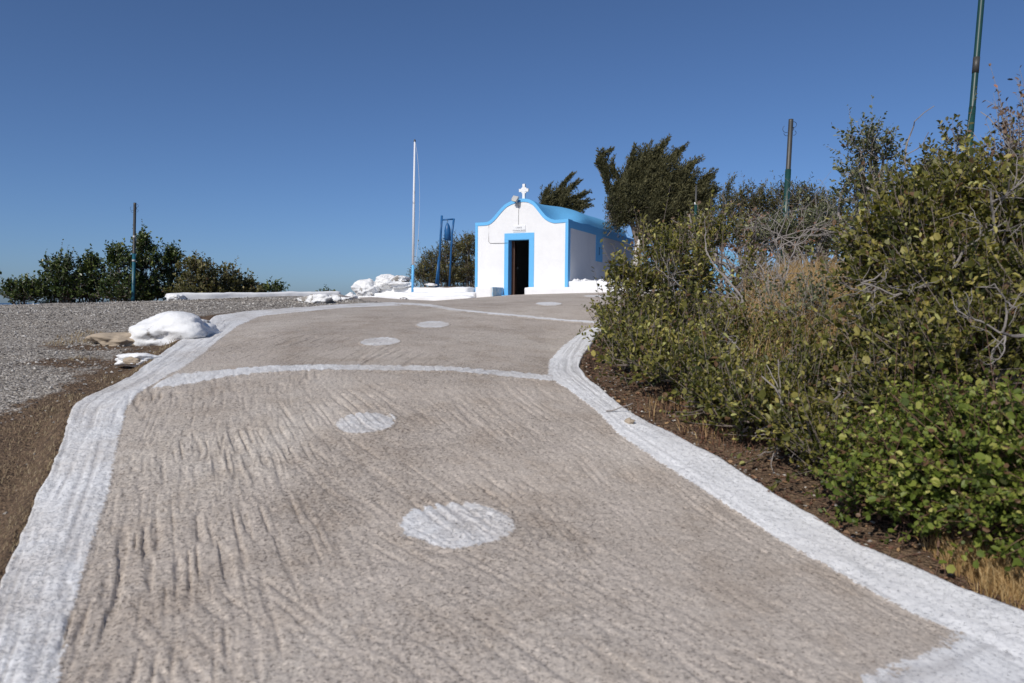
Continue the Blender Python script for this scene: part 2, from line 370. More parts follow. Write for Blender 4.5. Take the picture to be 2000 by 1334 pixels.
def RS(X, Y, full=False):
    g = groove(X, Y); fade = np.interp(Y, [6, 11], [1, .5])
    rough = (fbm(X*9, Y*9, 77, 3)-.5)*.006 + (vnoise(X*38, Y*38, 78)-.5)*.005 - .006*sstep(.74, .92, vnoise(X*44, Y*40, 79))*sstep(.35, .6, fbm(X*1.1, Y*1.1, 80, 2))
    z = H0(X, Y) - g*(.0075+.009*sstep(-.7, -1.6, X))*fade + rough*np.interp(Y, [5, 12], [1, .6])
    return (z, g) if full else z

# ground sheet ----------------------------------------------------
def spaced(a, b, step, lo, hi, grow=1.14):
    c = list(np.arange(a, b, step)); s = step; x = c[-1]
    while x < hi: s *= grow; x += s; c.append(min(x, hi))
    s = step; x = c[0]; pre = []
    while x > lo: s *= grow; x -= s; pre.append(max(x, lo))
    return np.array(pre[::-1]+c)
gx = spaced(-7, 6, .045, -2500, 2500); gy = np.concatenate([spaced(1.2, 11, .045, -2500, 11.05)[:-1], spaced(11, 30, .12, 11, 2500)])
gy = np.unique(gy)
GX, GY = np.meshgrid(gx, gy); GZ = H(GX, GY)
dl = XLo(GY)-GX; dr = GX-XRo(GY)
soil = np.where(dl > 0, (1-sstep(.15, np.interp(GY, [3, 5, 6.5, 9, 14], [2.5, 1.8, 1.15, .9, .5]), dl))*np.where(GY < 15, 1, 0), 0)
soil = np.maximum(soil, np.where(dr > -.1, 1.1, 0)); soil = np.maximum(soil, sstep(26, 29, GY)); soil = np.maximum(soil, sstep(20, 24, GY)*(GX < -4.5))
_a = gp(200, 664); _b = gp(330, 668)
for c in (_a, _b, gp(150, 690), gp(265, 705)): soil = np.maximum(soil, .85*np.exp(-(((GX-c[0])/.8)**2+((GY-c[1])/.32)**2)))
tag(mk('ground', np.stack([GX, GY, GZ], -1), gridF(*GX.shape), M['ground'], None, {'soil': soil.ravel()}, True), 'hilltop ground of grey gravel and brown soil', None, None, 'structure')
tsea = NT('sea'); wv = tsea.noise(.05, 6, .7)
tag(mk('sea', [(-60000, -60000, -62), (60000, -60000, -62), (60000, 60000, -62), (-60000, 60000, -62)], [[0, 1, 2, 3]], tsea.done(tsea.bsdf((.03, .075, .14), .3, tsea.bump(wv, .6, 2.), .5))), 'sea far below the hilltop', None, None, 'structure')

# road sheet ------------------------------------------------------
_li = fx((LI*.6+LO*.4), LTAIL); _ri = fx((RI*.6+RO*.4), RTAIL)
ry = [1.0]
while ry[-1] < 26.2: ry.append(ry[-1]+max(.011, .0036*ry[-1]))
ry = np.array(ry); ts = np.linspace(0, 1, 520)
xl = np.interp(ry, *_li); xr = np.interp(ry, *_ri)
RX = xl[:, None]+(xr-xl)[:, None]*ts[None]; RY = np.repeat(ry[:, None], 520, 1); RZ, RG = RS(RX, RY, True)
tag(mk('road', np.stack([RX, RY, RZ], -1), gridF(*RX.shape), M['concrete'], None, {'groove': RG.ravel()}, True), 'raked grey concrete road climbing to the chapel', None, None, 'structure')

# kerbs -----------------------------------------------------------
def resample(A, n, w):
    d = np.concatenate([[0], np.cumsum(w)]); d /= d[-1]
    q = np.linspace(0, 1, n); return np.stack([np.interp(q, d, A[:, k]) for k in range(3)], 1)
def kerb(name, I, O, lab, seed, sgn):
    mid = (I+O)/2; w = np.linalg.norm(np.diff(mid, axis=0), axis=1)/np.maximum(1.5, mid[:-1, 1])
    n = 1100; I2 = resample(I, n, w); O2 = resample(O, n, w)
    def sm(A):
        k = np.ones(9)/9; B = A.copy()
        for c in range(2): B[:, c] = np.convolve(np.pad(A[:, c], 4, mode='edge'), k, mode='valid')
        return B
    I2 = sm(I2); O2 = sm(O2)
    L = np.concatenate([[0], np.cumsum(np.linalg.norm(np.diff(O2, axis=0), axis=1))])
    wob = (vnoise(L*3.3, L*0, seed)-.5)*.035+(vnoise(L*13, L*0, seed+1)-.5)*.010
    m = 34; v = np.linspace(-.14, 1, m)
    D = O2-I2; X = I2[:, None, 0]+D[:, None, 0]*v+wob[:, None]*nrm(D)[:, None, 0]*np.clip(v, 0, 1); Y = I2[:, None, 1]+D[:, None, 1]*v+wob[:, None]*nrm(D)[:, None, 1]*np.clip(v, 0, 1)
    LL = np.repeat(L[:, None], m, 1); vv = np.repeat(v[None], n, 0)
    base, g0 = RS(X, Y, True)
    s = sstep(.0, .22, vv)
    ridge = vnoise(vv*13+.4*vnoise(LL*.8, vv*0, seed+3), LL*1.6, seed+4)
    gk = np.maximum(sstep(.58, .85, ridge)*.85, .55*sstep(.62, .85, vnoise(vv*26, LL*2.4, seed+14)))*s*(1 if sgn > 0 else .55*np.interp(LL/L[-1], [.25, .6], [.35, 1.6]))
    z = H0(X, Y)*s+base*(1-s) + np.interp(vv, [-.14, -.04, .06, .25], [-.006, .003, .005, .010]) - gk*.008 + s*((fbm(X*11, Y*11, seed+6, 3)-.5)*.009 + (vnoise(X*45, Y*45, seed+8)-.5)*.004)
    edge = np.clip((vv+.10)/.24, 0, 1)
    V = np.stack([X, Y, z], -1)
    # outer face, two extra columns going down into the soil
    nx = nrm(D)[:, None, :2]
    o1 = V[:, -1].copy(); o1[:, :2] += nx[:, 0]*.012; o1[:, 2] -= .02
    o2 = o1.copy(); o2[:, :2] += nx[:, 0]*.02; o2[:, 2] -= .30
    o1[:, :2] += nx[:, 0]*((vnoise(L*17, L*0, seed+2)-.5)*.008)[:, None]
    V = np.concatenate([V, o1[:, None], o2[:, None]], 1)
    ed = np.concatenate([edge, np.full((n, 1), .8), np.full((n, 1), .25)], 1); gg = np.concatenate([np.maximum(gk, g0*(1-s)), np.zeros((n, 2))], 1)
    F = gridF(n, m+2)
    if sgn < 0: F = F[:, ::-1]
    tag(mk(name, V, F, M['kerb' if sgn > 0 else 'kerbwhite'], None, {'edge': ed.ravel(), 'groove': gg.ravel()}, True), lab, None, None, 'structure')
kerb('kerb', LI, LO, 'white painted concrete kerb along the left edge of the road', 100, 1)
kerb('kerb', RI, RO, 'white painted concrete kerb beside the shrubs', 200, -1)

# painted circles and joint lines ----------------------------------
def streaks(X, Y, ang, seed, sp=.017, st=.22):
    a = R(ang); u = X*np.cos(a)+Y*np.sin(a); v = -X*np.sin(a)+Y*np.cos(a)
    return sstep(.42, .78, vnoise(u/sp+.3*vnoise(v*2, u*.5, seed+1), v/st, seed))*(.55+.45*vnoise(X*6, Y*6, seed+2))
def circle(px, py, wpx, hpx, mat, lab, seed, ang=30, k0=.6):
    c = gp(px, py); a = gp(px-wpx/2, py); b = gp(px+wpx/2, py); t_ = gp(px, py-hpx/2); u_ = gp(px, py+hpx/2)
    rx = np.linalg.norm(b-a)/2*1.06; rr = np.linalg.norm(t_-u_)/2*1.06; cy = (t_[1]+u_[1])/2; cx = (a[0]+b[0])/2
    nr, na = 50, 150; r = np.linspace(0.02, 1.12, nr); an = np.arange(na+1)*2*np.pi/na
    k = 1+.06*(vnoise(np.cos(an)*2+9, np.sin(an)*2+9, seed)-.5)
    X = cx+rx*r[:, None]*np.cos(an)*k; Y = cy+rr*r[:, None]*np.sin(an)*k
    z, g = RS(X, Y, True); sg = streaks(X, Y, ang, 300+seed, .02+.0012*Y.mean()); z = z-sg*.003*(r[:, None] < .98); g = np.maximum(g, sg*k0)
    e = np.clip((1.06-r)/.30, 0, 1)[:, None]*np.ones_like(X); lift = np.interp(r, [0, .98, 1.04, 1.12], [.0045, .0045, .001, -.006])[:, None]
    F = gridF(nr, na+1)[:, ::-1]
    tag(mk('road_marking', np.stack([X, Y, z+lift*np.interp(Y, [5, 12], [1, 1.8])], -1), F, mat, None, {'edge': e.ravel(), 'groove': g.ravel()}, True), lab, None, None, 'structure')
circle(891, 1027, 222, 90, M['mark'], 'large white circle painted nearest the foot of the road', 1, 36)
circle(715, 826, 114, 42, M['mark'], 'white painted circle on the raked slope below the joint line', 2, 33)
circle(742, 667.5, 74, 17, M['mark'], 'white painted circle just above the joint line', 3, -18)
circle(845, 634.5, 62, 13, M['mark'], 'white painted circle in the middle of the road near the top', 4, -28)
circle(1072, 594, 50, 7.5, M['mark'], 'white painted circle in front of the chapel door', 5, -30)
circle(1166, 579, 38, 4.2, M['mark'], 'white painted circle near the low wall and shrub', 6, -30)
def line(top, bot, mat, lab, seed, n=420, streak=0.):
    T = np.array([gp(*p) for p in top]); B = np.array([gp(*p) for p in bot])
    w = np.linalg.norm(np.diff(T, axis=0), axis=1); T2 = resample(T, n, w); w = np.linalg.norm(np.diff(B, axis=0), axis=1); B2 = resample(B, n, w)
    m = 22; v = np.linspace(-.22, 1.22, m)
    X = T2[:, None, 0]+(B2-T2)[:, None, 0]*v; Y = T2[:, None, 1]+(B2-T2)[:, None, 1]*v
    z, g = RS(X, Y, True); g = np.maximum(g, streaks(X, Y, 20, 400+seed, .03, .12)*(.55 if not streak else 0)); uu = np.linspace(0, 5, n)[:, None]*np.ones_like(X); g = np.maximum(g, streak*sstep(.45, .75, vnoise(uu*.9, v[None]*11+.5*vnoise(uu, v[None]*2, 3), seed+50)))
    e = np.clip(np.minimum(v+.12, 1.12-v)/.45, 0, 1)[None]*np.ones_like(X); lift = np.interp(np.minimum(v, 1-v), [-.22, -.1, .0, .1], [-.006, .001, .0045, .0045])[None]
    tag(mk('road_marking', np.stack([X, Y, z+lift*np.interp(Y, [5, 12], [1, 1.8])], -1), gridF(n, m), mat, None, {'edge': e.ravel(), 'groove': g.ravel()}, True), lab, None, None, 'structure')
line([(320,742),(343,731),(429,722),(500,716.5),(560,713),(660,712),(765,714),(880,716),(976,723),(1040,730),(1080,735)],
     [(290,762),(330,757),(380,750),(440,740),(495,732),(560,726),(650,724.5),(765,725),(880,726),(976,736),(1078,746)], M['mark'], 'white painted joint line crossing the road at mid slope', 7)
line([(770,591),(880,603),(960,611),(1040,618),(1100,624),(1172,628.5)], [(770,595),(880,607.5),(960,615),(1040,622.5),(1100,628),(1172,633)], M['mark'], 'narrow white joint line crossing the road near the top', 8)
line([(1895,1228),(1840,1256),(1780,1284),(1730,1305),(1680,1328)], [(2100,1340),(2020,1400),(1920,1440),(1840,1460),(1760,1500)], M['thinmark'], 'brushed white patch at the bottom right corner of the road', 9, 300, .8)

# ------------------------------------------------------------------ chapel
Lc = np.array([-1.27, 26.4]); U = np.array([.909, -.417]); Vd = np.array([.417, .909]); FL = .39+ZC
AZ = math.atan2(U[1], U[0])
def loc(u, v, z): return np.array([*(Lc+U*u+Vd*v), FL+z])
CW, CD = 3.36, 7.7
ch = thing('chapel', 'small white chapel with blue barrel roof, blue trim and open door', 'chapel', loc(0, 0, 0), AZ)
_pf = np.array([0, .10, .145, .185, .227, .28, .331, .38, .433, .48, .53, .59, .645, .685, .723, .765, .81, .86, .92, 1.])
_ph = np.array([0, 0, .015, .10, .24, .43, .575, .65, .70, .725, .735, .70, .60, .45, .29, .13, .035, -.02, -.01, 0])
HS = 2.44
_q = np.linspace(0, 1, 400); _pq = np.interp(_q, _pf, _ph); _kk = np.exp(-.5*(np.arange(-14, 15)/5.)**2); _kk /= _kk.sum()
_pq = np.convolve(np.pad(_pq, 14, mode='edge'), _kk, mode='valid')
def prof(t): return HS+np.interp(np.asarray(t)/CW, _q, _pq)
D0, D1, DT = 1.227, 2.007, 1.85
us = np.unique(np.concatenate([np.linspace(0, CW, 61), [D0, D1]]))
b = MB(); TH = .35
for a, c in zip(us[:-1], us[1:]):
    door = a >= D0-1e-6 and c <= D1+1e-6; z0 = DT if door else -.5
    za, zc = float(prof(a)), float(prof(c))
    b.add([(a,0,z0),(c,0,z0),(c,0,zc),(a,0,za),(a,TH,z0),(c,TH,z0),(c,TH,zc),(a,TH,za)], [[0,1,2,3],[5,4,7,6],[3,2,6,7]] + ([[0,4,5,1]] if door else []))
for u_, fl in ((D0, 0), (D1, 1)):
    q = [(u_,0,-.5),(u_,TH,-.5),(u_,TH,DT),(u_,0,DT)]; b.add(q, [[0,1,2,3] if fl == 0 else [3,2,1,0]])
for u_, fl in ((0, 1), (CW, 0)):
    q = [(u_,0,-.5),(u_,TH,-.5),(u_,TH,HS),(u_,0,HS)]; b.add(q, [[0,1,2,3] if fl == 0 else [3,2,1,0]])
b.build('front_wall', M['white'], ch)
bevel(MB().box(0, .3, TH, CD, -.5, 2.30).build('side_wall', M['white'], ch), .02)
bevel(MB().box(CW-.3, CW, TH, CD, -.5, 2.30).build('side_wall', M['white'], ch), .02)
MB().box(.3, CW-.3, CD-.3, CD-.002, -.5, 2.30).build('back_wall', M['white'], ch)
MB().box(.3, CW-.3, TH, CD-.3, -.12, -.01).build('floor', M['dark'], ch)
w_ = MB(); w_.box(.3, .312, TH, CD-.3, 0, 2.29); w_.box(CW-.312, CW-.3, TH, CD-.3, 0, 2.29); w_.box(.312, CW-.312, CD-.315, CD-.302, 0, 2.29)
w_.build('inner_plaster', M['dark'], ch)  # added lining over the white walls, toned down as indoor shade
# vaulted roof
rt = np.linspace(0.004, CW-.004, 70); VE = 6.75
zo = prof(rt)-.035
zf = np.full_like(zo, HS-.015)
el_ = HS-.02+.77*np.sqrt(np.clip(1-((rt-CW/2)/(CW/2))**2, 0, 1))
rows = []
for v_ in (TH, .7, 1.0, 1.3, 1.6, 2.0, 2.4, 3, 3.8, 4.6, 5.4, 6.0, 6.4, VE-.15, VE-.05, VE, VE+.012):
    bl = float(sstep(TH, 2.2, v_)); zz = zo*(1-bl)+el_*bl+.012*np.sin(v_*2.1+rt*1.3)*bl
    kf = float(np.interp(v_, [VE-.16, VE-.05, VE, VE+.012], [1, .96, .8, 0])); zz = zf+(zz-zf)*kf
    rows.append(np.stack([rt, np.full_like(rt, v_), zz], -1))
rows.append(np.stack([rt, np.full_like(rt, CD), zf], -1))
top = np.array(rows); n1, n2 = top.shape[:2]
bot = np.array([np.stack([rt, np.full_like(rt, TH), np.full_like(rt, 2.302)], -1), np.stack([rt, np.full_like(rt, CD), np.full_like(rt, 2.302)], -1)])
b = MB(); b.add(top, gridF(n1, n2)); b.add(bot, gridF(2, n2)[:, ::-1])
bk = np.array([top[-1], bot[1]]); b.add(bk, gridF(2, n2))
for j in (0, -1): b.add([*top[:, j], bot[1, j], bot[0, j]], [list(range(n1+2))])
b.build('roof', M['roof_blue'], ch, True)
# gable trim follows the curved parapet
tt = np.linspace(-.012, CW+.012, 90); zt = prof(np.clip(tt, 0, CW)); tg = nrm(np.stack([np.gradient(tt), np.gradient(zt)], 1)); nn = np.stack([-tg[:, 1], tg[:, 0]], 1)
o_ = np.stack([tt, zt], 1)+nn*.022; i_ = np.stack([tt, zt], 1)-nn*.085
i_[:, 0] = np.clip(i_[:, 0], -.012, CW+.012)
ring = np.array([[(p[0], -.022, p[1]) for p in i_], [(p[0], -.022, p[1]) for p in o_], [(p[0], TH+.03, p[1]) for p in o_], [(p[0], TH+.03, p[1]) for p in np.stack([tt, zt], 1)+nn*.003]])
b = MB(); b.add(ring, gridF(4, len(tt))); b.add(np.array([ring[3], [(p[0], .0, p[1]) for p in np.stack([tt, zt], 1)+nn*.003], [(p[0], -.001, p[1]) for p in i_], ring[0]]), gridF(4, len(tt)))
for j in (0, -1): b.add(ring[:, j], [[0, 1, 2, 3]])
b.build('gable_trim', M['sky_blue'], ch, False)
MB().box(-.012, .08, -.018, .0, .0, HS-.07).box(-.012, 0, .0, .16, 0, HS-.07).build('corner_trim', M['sky_blue'], ch)
MB().box(CW-.088, CW+.014, -.018, 0, .2, HS-.07).box(CW, CW+.014, .0, .19, .2, HS-.0).build('corner_trim', M['sky_blue'], ch)
MB().box(CW, CW+.018, .19, CD, HS-.25, HS-.002).build('eave_band', M['sky_blue'], ch)
MB().box(-.018, 0, .16, CD, HS-.25, HS-.002).build('eave_band', M['sky_blue'], ch)
# door
b = MB(); b.box(D0-.135, D0, -.02, 0, -.12, DT).box(D1, D1+.165, -.02, 0, .0, DT).box(D0-.135, D1+.165, -.02, 0, DT+.002, DT+.21)
b.box(D0-.001, D0+.012, -.018, TH-.02, -.05, DT).box(D1-.012, D1+.001, -.018, TH-.02, -.05, DT).box(D0+.012, D1-.012, -.018, TH-.02, DT-.012, DT-.001)
b.build('door_frame', M['sky_blue'], ch)
MB().box(D0-.12, D1+.02, -.26, TH, -.30, -.005).build('doorstep', M['sky_blue'], ch)
dl_ = MB().box(D0+.012, D0+.055, TH-.10, TH-.03, 0, DT-.014)
q = [(D0+.045, TH-.05), (D0+.095, TH-.035), (D0-.13, TH+.66), (D0-.18, TH+.645)]
dl_.add([(x, y, z) for z in (.0, DT-.03) for x, y in q], [[3,2,1,0],[4,5,6,7],[0,1,5,4],[1,2,6,5],[2,3,7,6],[3,0,4,7]])
dr_ = dl_.build('door', M['brown'], ch)
MB().tube([(D0-.07, TH+.52, .95), (D0-.02, TH+.53, .95), (D0+.01, TH+.44, .95)], .012, 8).build('door_handle', M['grey'], dr_)
# window on the shaded side
wv0, wv1 = 2.83, 3.56
b = MB(); x0, x1 = CW, CW+.022; s0, s1 = 3.12, 3.27
b.box(x0, x1, wv0, s0, 1.26, HS-.252).box(x0, x1, s1, wv1, 1.26, HS-.252).box(x0, x1, s0, s1, 1.26, 1.5).box(x0, x1, s0, s1, 1.78, HS-.252)
wf = b.build('window_frame', M['sky_blue'], ch)
MB().box(CW+.001, CW+.006, s0, s1, 1.5, 1.78).build('shutter', M['deep_blue'], wf)
# cross with a disc behind its arms
cx0 = 1.735; zb = float(prof(cx0))+.02
b = MB().box(cx0-.045, cx0+.045, .08, .15, zb-.03, zb+.50).box(cx0-.17, cx0-.045, .082, .148, zb+.24, zb+.34).box(cx0+.045, cx0+.17, .082, .148, zb+.24, zb+.34)
an = np.linspace(0, 2*np.pi, 29)[:-1]; c1 = np.stack([cx0+.115*np.cos(an), np.full(28, .095), zb+.29+.115*np.sin(an)], 1); c2 = c1.copy(); c2[:, 1] = .135
k = np.arange(28); b.add(np.vstack([c1, c2]), [np.stack([k, (k+1) % 28, (k+1) % 28+28, k+28], 1), np.arange(28)[None], (np.arange(28)+28)[None, ::-1]])
b.build('cross', M['white'], ch)
# floodlight
def rotbox(b, c, sx, sy, sz, rx, ry):
    V = np.array([(x, y, z) for z in (-sz, sz) for y in (-sy, sy) for x in (-sx, sx)]); a = R(rx)
    V = V @ np.array([[1,0,0],[0,math.cos(a),math.sin(a)],[0,-math.sin(a),math.cos(a)]]); a = R(ry)
    V = V @ np.array([[math.cos(a),0,-math.sin(a)],[0,1,0],[math.sin(a),0,math.cos(a)]])
    return b.add(V+np.asarray(c), [[0,2,3,1],[4,5,7,6],[0,1,5,4],[2,6,7,3],[0,4,6,2],[1,3,7,5]])
fc = np.array([1.545, -.17, float(prof(1.545))+.02])
fl_ = bevel(rotbox(MB(), fc, .10, .05, .09, -32, 14).build('floodlight', M['grey'], ch), .01)
rotbox(MB(), fc+np.array([0, -.052, -.028]), .078, .012, .066, -32, 14).build('lens', M['lens'], fl_)
rotbox(MB().tube([(1.6, 0, fc[2]-.15), (1.59, -.1, fc[2]-.13), (1.56, -.13, fc[2]-.05)], .018, 8), (1.60, -.04, fc[2]-.16), .06, .04, .05, 0, 0).build('bracket', M['grey'], fl_)
# plaque with lettering
pl = bevel(MB().box(1.41, 1.86, -.022, 0, 2.10, 2.31).build('name_plaque', M['plaque'], ch), .004)
def text(s, x, z, size, parent, mat, name):
    c = bpy.data.curves.new(name, 'FONT'); c.body = s; c.size = size; c.align_x = 'CENTER'; c.extrude = .001; c.materials.append(mat)
    tmp = bpy.data.objects.new(name, c); COL.objects.link(tmp); bpy.context.view_layer.update()
    me = bpy.data.meshes.new_from_object(tmp.evaluated_get(bpy.context.evaluated_depsgraph_get())); bpy.data.objects.remove(tmp)
    o = bpy.data.objects.new(name, me); COL.objects.link(o); o.parent = parent; o.location = (x, -.0245, z); o.rotation_euler = (R(90), 0, 0)
text('Ι. ΝΑΟΣ', 1.625, 2.215, .062, pl, M['ink'], 'lettering'); text('Παναγίας Κυράς', 1.635, 2.13, .058, pl, M['ink'], 'lettering')
b = MB().tube([(1.60, -.01, fc[2]-.2), (1.605, -.008, 2.9), (1.60, -.008, 2.33)], .005, 5)
b.build('cable', M['galv'], ch); b = MB()
b.tube([(.50, -.008, float(prof(.5))-.08), (.495, -.008, 2.2), (.50, -.008, 1.80), (.56, -.008, 1.745), (D0-.13, -.026, 1.74), (D0-.01, -.026, 1.74)], .006, 5)
b.build('cable', M['galv'], ch)
# things inside the doorway
ic = thing('icon', 'dark framed icon hanging on the inner chapel wall', 'icon', loc(2.55, CD-.33, 1.35), AZ)
bevel(MB().box(-.24, .24, -.03, .012, -.4, .45).build('frame', M['darkwood'], ic), .01); MB().box(-.19, .19, -.036, -.0301, -.34, .39).build('picture', M['brown'], ic)
sd = thing('candle_stand', 'low wooden stand with blue cloth inside the doorway', 'stand', loc(1.85, 1.9, 0), AZ)
b = MB().box(-.3, .3, -.2, .2, .66, .70)
for x in (-.27, .27):
    for y in (-.17, .17): b.box(x-.02, x+.02, y-.02, y+.02, -.01, .66)
b.build('frame', M['darkwood'], sd); bevel(MB().box(-.31, .1, -.21, .21, .702, .715).box(-.31, .1, -.215, -.205, .45, .70).build('cloth', M['deep_blue'], sd), .003)

# ------------------------------------------------------------------ masonry round the chapel
def rough_box(name, u0, u1, v0, v1, z0, z1, mat, parent=None, amp=.025, seed=0, res=.12, taper=0., rnd=.05, frame=True, org=None):
    nx = max(3, int((u1-u0)/res)); ny = max(3, int((v1-v0)/res)); nz = max(3, int((z1-z0)/res*2))
    V = []; F = []; n = 0
    def face(fn, na, nb, flip):
        nonlocal n
        A, B = np.meshgrid(np.linspace(0, 1, na+1), np.linspace(0, 1, nb+1), indexing='ij'); P = fn(A, B)
        f = gridF(na+1, nb+1); V.append(P.reshape(-1, 3)); F.append((f[:, ::-1] if flip else f)+n); n += P.shape[0]*P.shape[1]
    lx = lambda a: u0+(u1-u0)*a; ly = lambda a: v0+(v1-v0)*a; lz = lambda a: z0+(z1-z0)*a
    K = np.ones_like
    face(lambda a, b: np.stack([lx(a), ly(b), z1*K(a)], -1), nx, ny, True)
    face(lambda a, b: np.stack([lx(a), v0*K(a), lz(b)], -1), nx, nz, False if False else True)
    face(lambda a, b: np.stack([lx(a), v1*K(a), lz(b)], -1), nx, nz, False)
    face(lambda a, b: np.stack([u0*K(a), ly(a), lz(b)], -1), ny, nz, False)
    face(lambda a, b: np.stack([u1*K(a), ly(a), lz(b)], -1), ny, nz, True)
    P = np.concatenate(V)
    # round the edges, then roughen as one continuous field
    C = np.clip(P, [u0+rnd, v0+rnd, z0-1], [u1-rnd, v1-rnd, z1-rnd]); d = P-C; L = np.linalg.norm(d, axis=1, keepdims=True)
    P = np.where(L > 1e-6, C+d/np.maximum(L, 1e-6)*np.minimum(L, rnd), P)
    out = []
    for p in P:
        q = Vector((p[0]*1.6+seed, p[1]*1.6, p[2]*2.2)); w = mnoise.noise_vector(q)+.5*mnoise.noise_vector(q*2.7)+.25*mnoise.noise_vector(q*6)
        out.append((p[0]+w.x*amp, p[1]+w.y*amp, p[2]+w.z*amp*.8))
    P = np.array(out)
    me = mk(name, P, F, mat, parent, None, True)
    m = me.modifiers.new('weld', 'WELD'); m.merge_threshold = .002
    return me
lw = thing('low_wall', 'low whitewashed plinth wall running right from the chapel door', 'low wall', loc(2.0, -.45, -.3), AZ)
def sub(o, u, v, z): o.location = (-u, -v, -z); return o
sub(rough_box('plinth', 2.02, CW+3.4, -.45, -.012, -.6, .255, M['white'], lw, .012, 1), 2.0, -.45, -.3)
sub(rough_box('ledge', CW+.03, CW+3.4, -.02, .9, -.3, .46, M['white'], lw, .018, 2), 2.0, -.45, -.3)
st_ = MB(); rs = np.random.RandomState(4)
ICO = None
def ico(sub_):
    import bmesh
    bm = bmesh.new(); bmesh.ops.create_icosphere(bm, subdivisions=sub_, radius=1.); V = np.array([v.co for v in bm.verts]); F = np.array([[v.index for v in f.verts] for f in bm.faces]); bm.free(); return V, F
I1, I2_, I4 = ico(1), ico(2), ico(5)
for i in range(60):
    c = np.array([CW+.1+rs.rand()*3.2, .05+rs.rand()*.75, .47]); s = .035+.05*rs.rand()
    st_.add(c+I1[0]*(1+.25*rs.randn(len(I1[0]), 1))*np.array([s*1.4, s, s*.8]), I1[1])
sub(st_.build('rubble_top', M['whiteold'], lw), 2.0, -.45, -.3)
mb = thing('masonry_block', 'white block left of the chapel door with faded blue side', 'masonry block', loc(.5, -.86, -.4), AZ)
sub(rough_box('block', .44, 1.055, -.86, -.022, -.6, .255, M['white'], mb, .008, 3, .1, 0, .02), .5, -.86, -.4)
sub(rough_box('blue_face', 1.05, 1.072, -.85, -.028, -.6, .25, M['worn_blue'], mb, .008, 3, .06, 0, .006), .5, -.86, -.4)
tr_ = thing('terrace', 'whitewashed stepped terrace left of the chapel with soil on top', 'terrace', loc(-2.2, -1.1, -.5), AZ)
O3 = (-2.2, -1.1, -.5)
sub(rough_box('step', -4.9, .47, -1.25, -.5, -1.2, -.06, M['whiteold'], tr_, .05, 11, .1), *O3)
sub(rough_box('step', -4.3, .46, -.95, .0, -1.2, .07, M['whiteold'], tr_, .05, 12, .1), *O3)
sub(rough_box('step', -3.7, -.02, -.58, 2.6, -1.2, .245, M['whiteold'], tr_, .045, 13, .1), *O3)
tso = NT('terrace_soil'); ns = tso.noise(14, 6, .7)
sub(rough_box('soil_fill', -3.2, -.06, -.33, 2.5, 0, .262, tso.done(tso.bsdf(tso.ramp(ns, [(.3, (.14, .10, .075)), (.7, (.38, .30, .24))]), .95, tso.bump(ns, .6, .03))), tr_, .03, 14, .12), *O3)

def rock(name, lab, cat, c, s, mat, seed, rough=.35, group=None, flat=0.):
    V, F = I4; out = []
    for p in V:
        q = Vector(p)*1.1+Vector((seed*3.1, seed*1.7, 0)); d = 1+rough*(mnoise.noise(q)*1.0+.40*mnoise.noise(q*2.1)+.17*mnoise.noise(q*4.6)+.08*mnoise.noise(q*10)+.04*mnoise.noise(q*22))
        cell = mnoise.cell(q*1.5)*.06
        out.append(np.array(p)*(d+cell*0))
    P = np.array(out)*np.asarray(s)
    if flat: P[:, 2] = np.where(P[:, 2] > flat, flat+(P[:, 2]-flat)*.3, P[:, 2])
    o = mk(name, P, F, mat, None, None, True); o.location = [float(x) for x in c]; return tag(o, lab, cat, group)
G1 = 'whitewashed boulders on the terrace end'
def at_t(px, py, Y=27.): return pix(px, py, Y)
rock('boulder', 'tall whitewashed boulder at the far left end of the terrace', 'boulder', at_t(714, 567, 27.2), (.44, .40, .33), M['rockwhite'], 1, .45, G1)
rock('boulder', 'round whitewashed boulder left of the flagpole foot', 'boulder', at_t(755, 551, 27.3), (.38, .36, .23), M['rockwhite'], 2, .42, G1)
rock('boulder', 'grey streaked white boulder leaning against the flagpole foot', 'boulder', at_t(781, 549, 27.4), (.36, .32, .19), M['rockhalf'], 6, .42, G1)
rock('boulder', 'low flat white boulder in front of the flagpole foot', 'boulder', at_t(783, 556, 26.9), (.40, .22, .11), M['rockwhite'], 4, .5, G1)
rock('boulder', 'small white stone where the terrace meets the gravel', 'boulder', at_t(686, 581, 26.5), (.22, .2, .14), M['rockwhite'], 5, .5, G1)
rock('boulder', 'little grey veined stone at the foot of the terrace steps', 'stone', at_t(790, 586, 25.3), (.15, .13, .08), M['rockgrey'], 8, .5)
rock('boulder', 'small pale stone beside the bell frame foot', 'stone', at_t(842, 556, 26.6), (.2, .12, .05), M['rockhalf'], 9, .4)
c = gp(331, 660); rock('boulder', 'big whitewashed boulder beside the left kerb', 'boulder', c+np.array([-.06, .25, .05]), (.50, .42, .215), M['rockwhite'], 12, .36)
c = gp(372, 645); rock('boulder', 'sloping whitewashed shoulder of rock between big boulder and kerb', 'boulder', c+np.array([-.08, .3, -.02]), (.25, .3, .14), M['rockwhite'], 14, .5)
c = gp(262, 702); rock('boulder', 'flat white painted slab of rock below the big boulder', 'stone', c+np.array([0, .1, -.01]), (.22, .16, .07), M['rockwhite'], 16, .6)
c = gp(236, 704); rock('boulder', 'small beige stone in front of the flat white slab', 'stone', c+np.array([.1, .02, -.0]), (.08, .05, .04), M['rockbare'], 18, .35)
c = gp(222, 662); rock('boulder', 'bare beige rock lying left of the big white boulder', 'stone', c+np.array([0, .15, -.04]), (.32, .22, .11), M['rockbare'], 20, .5)
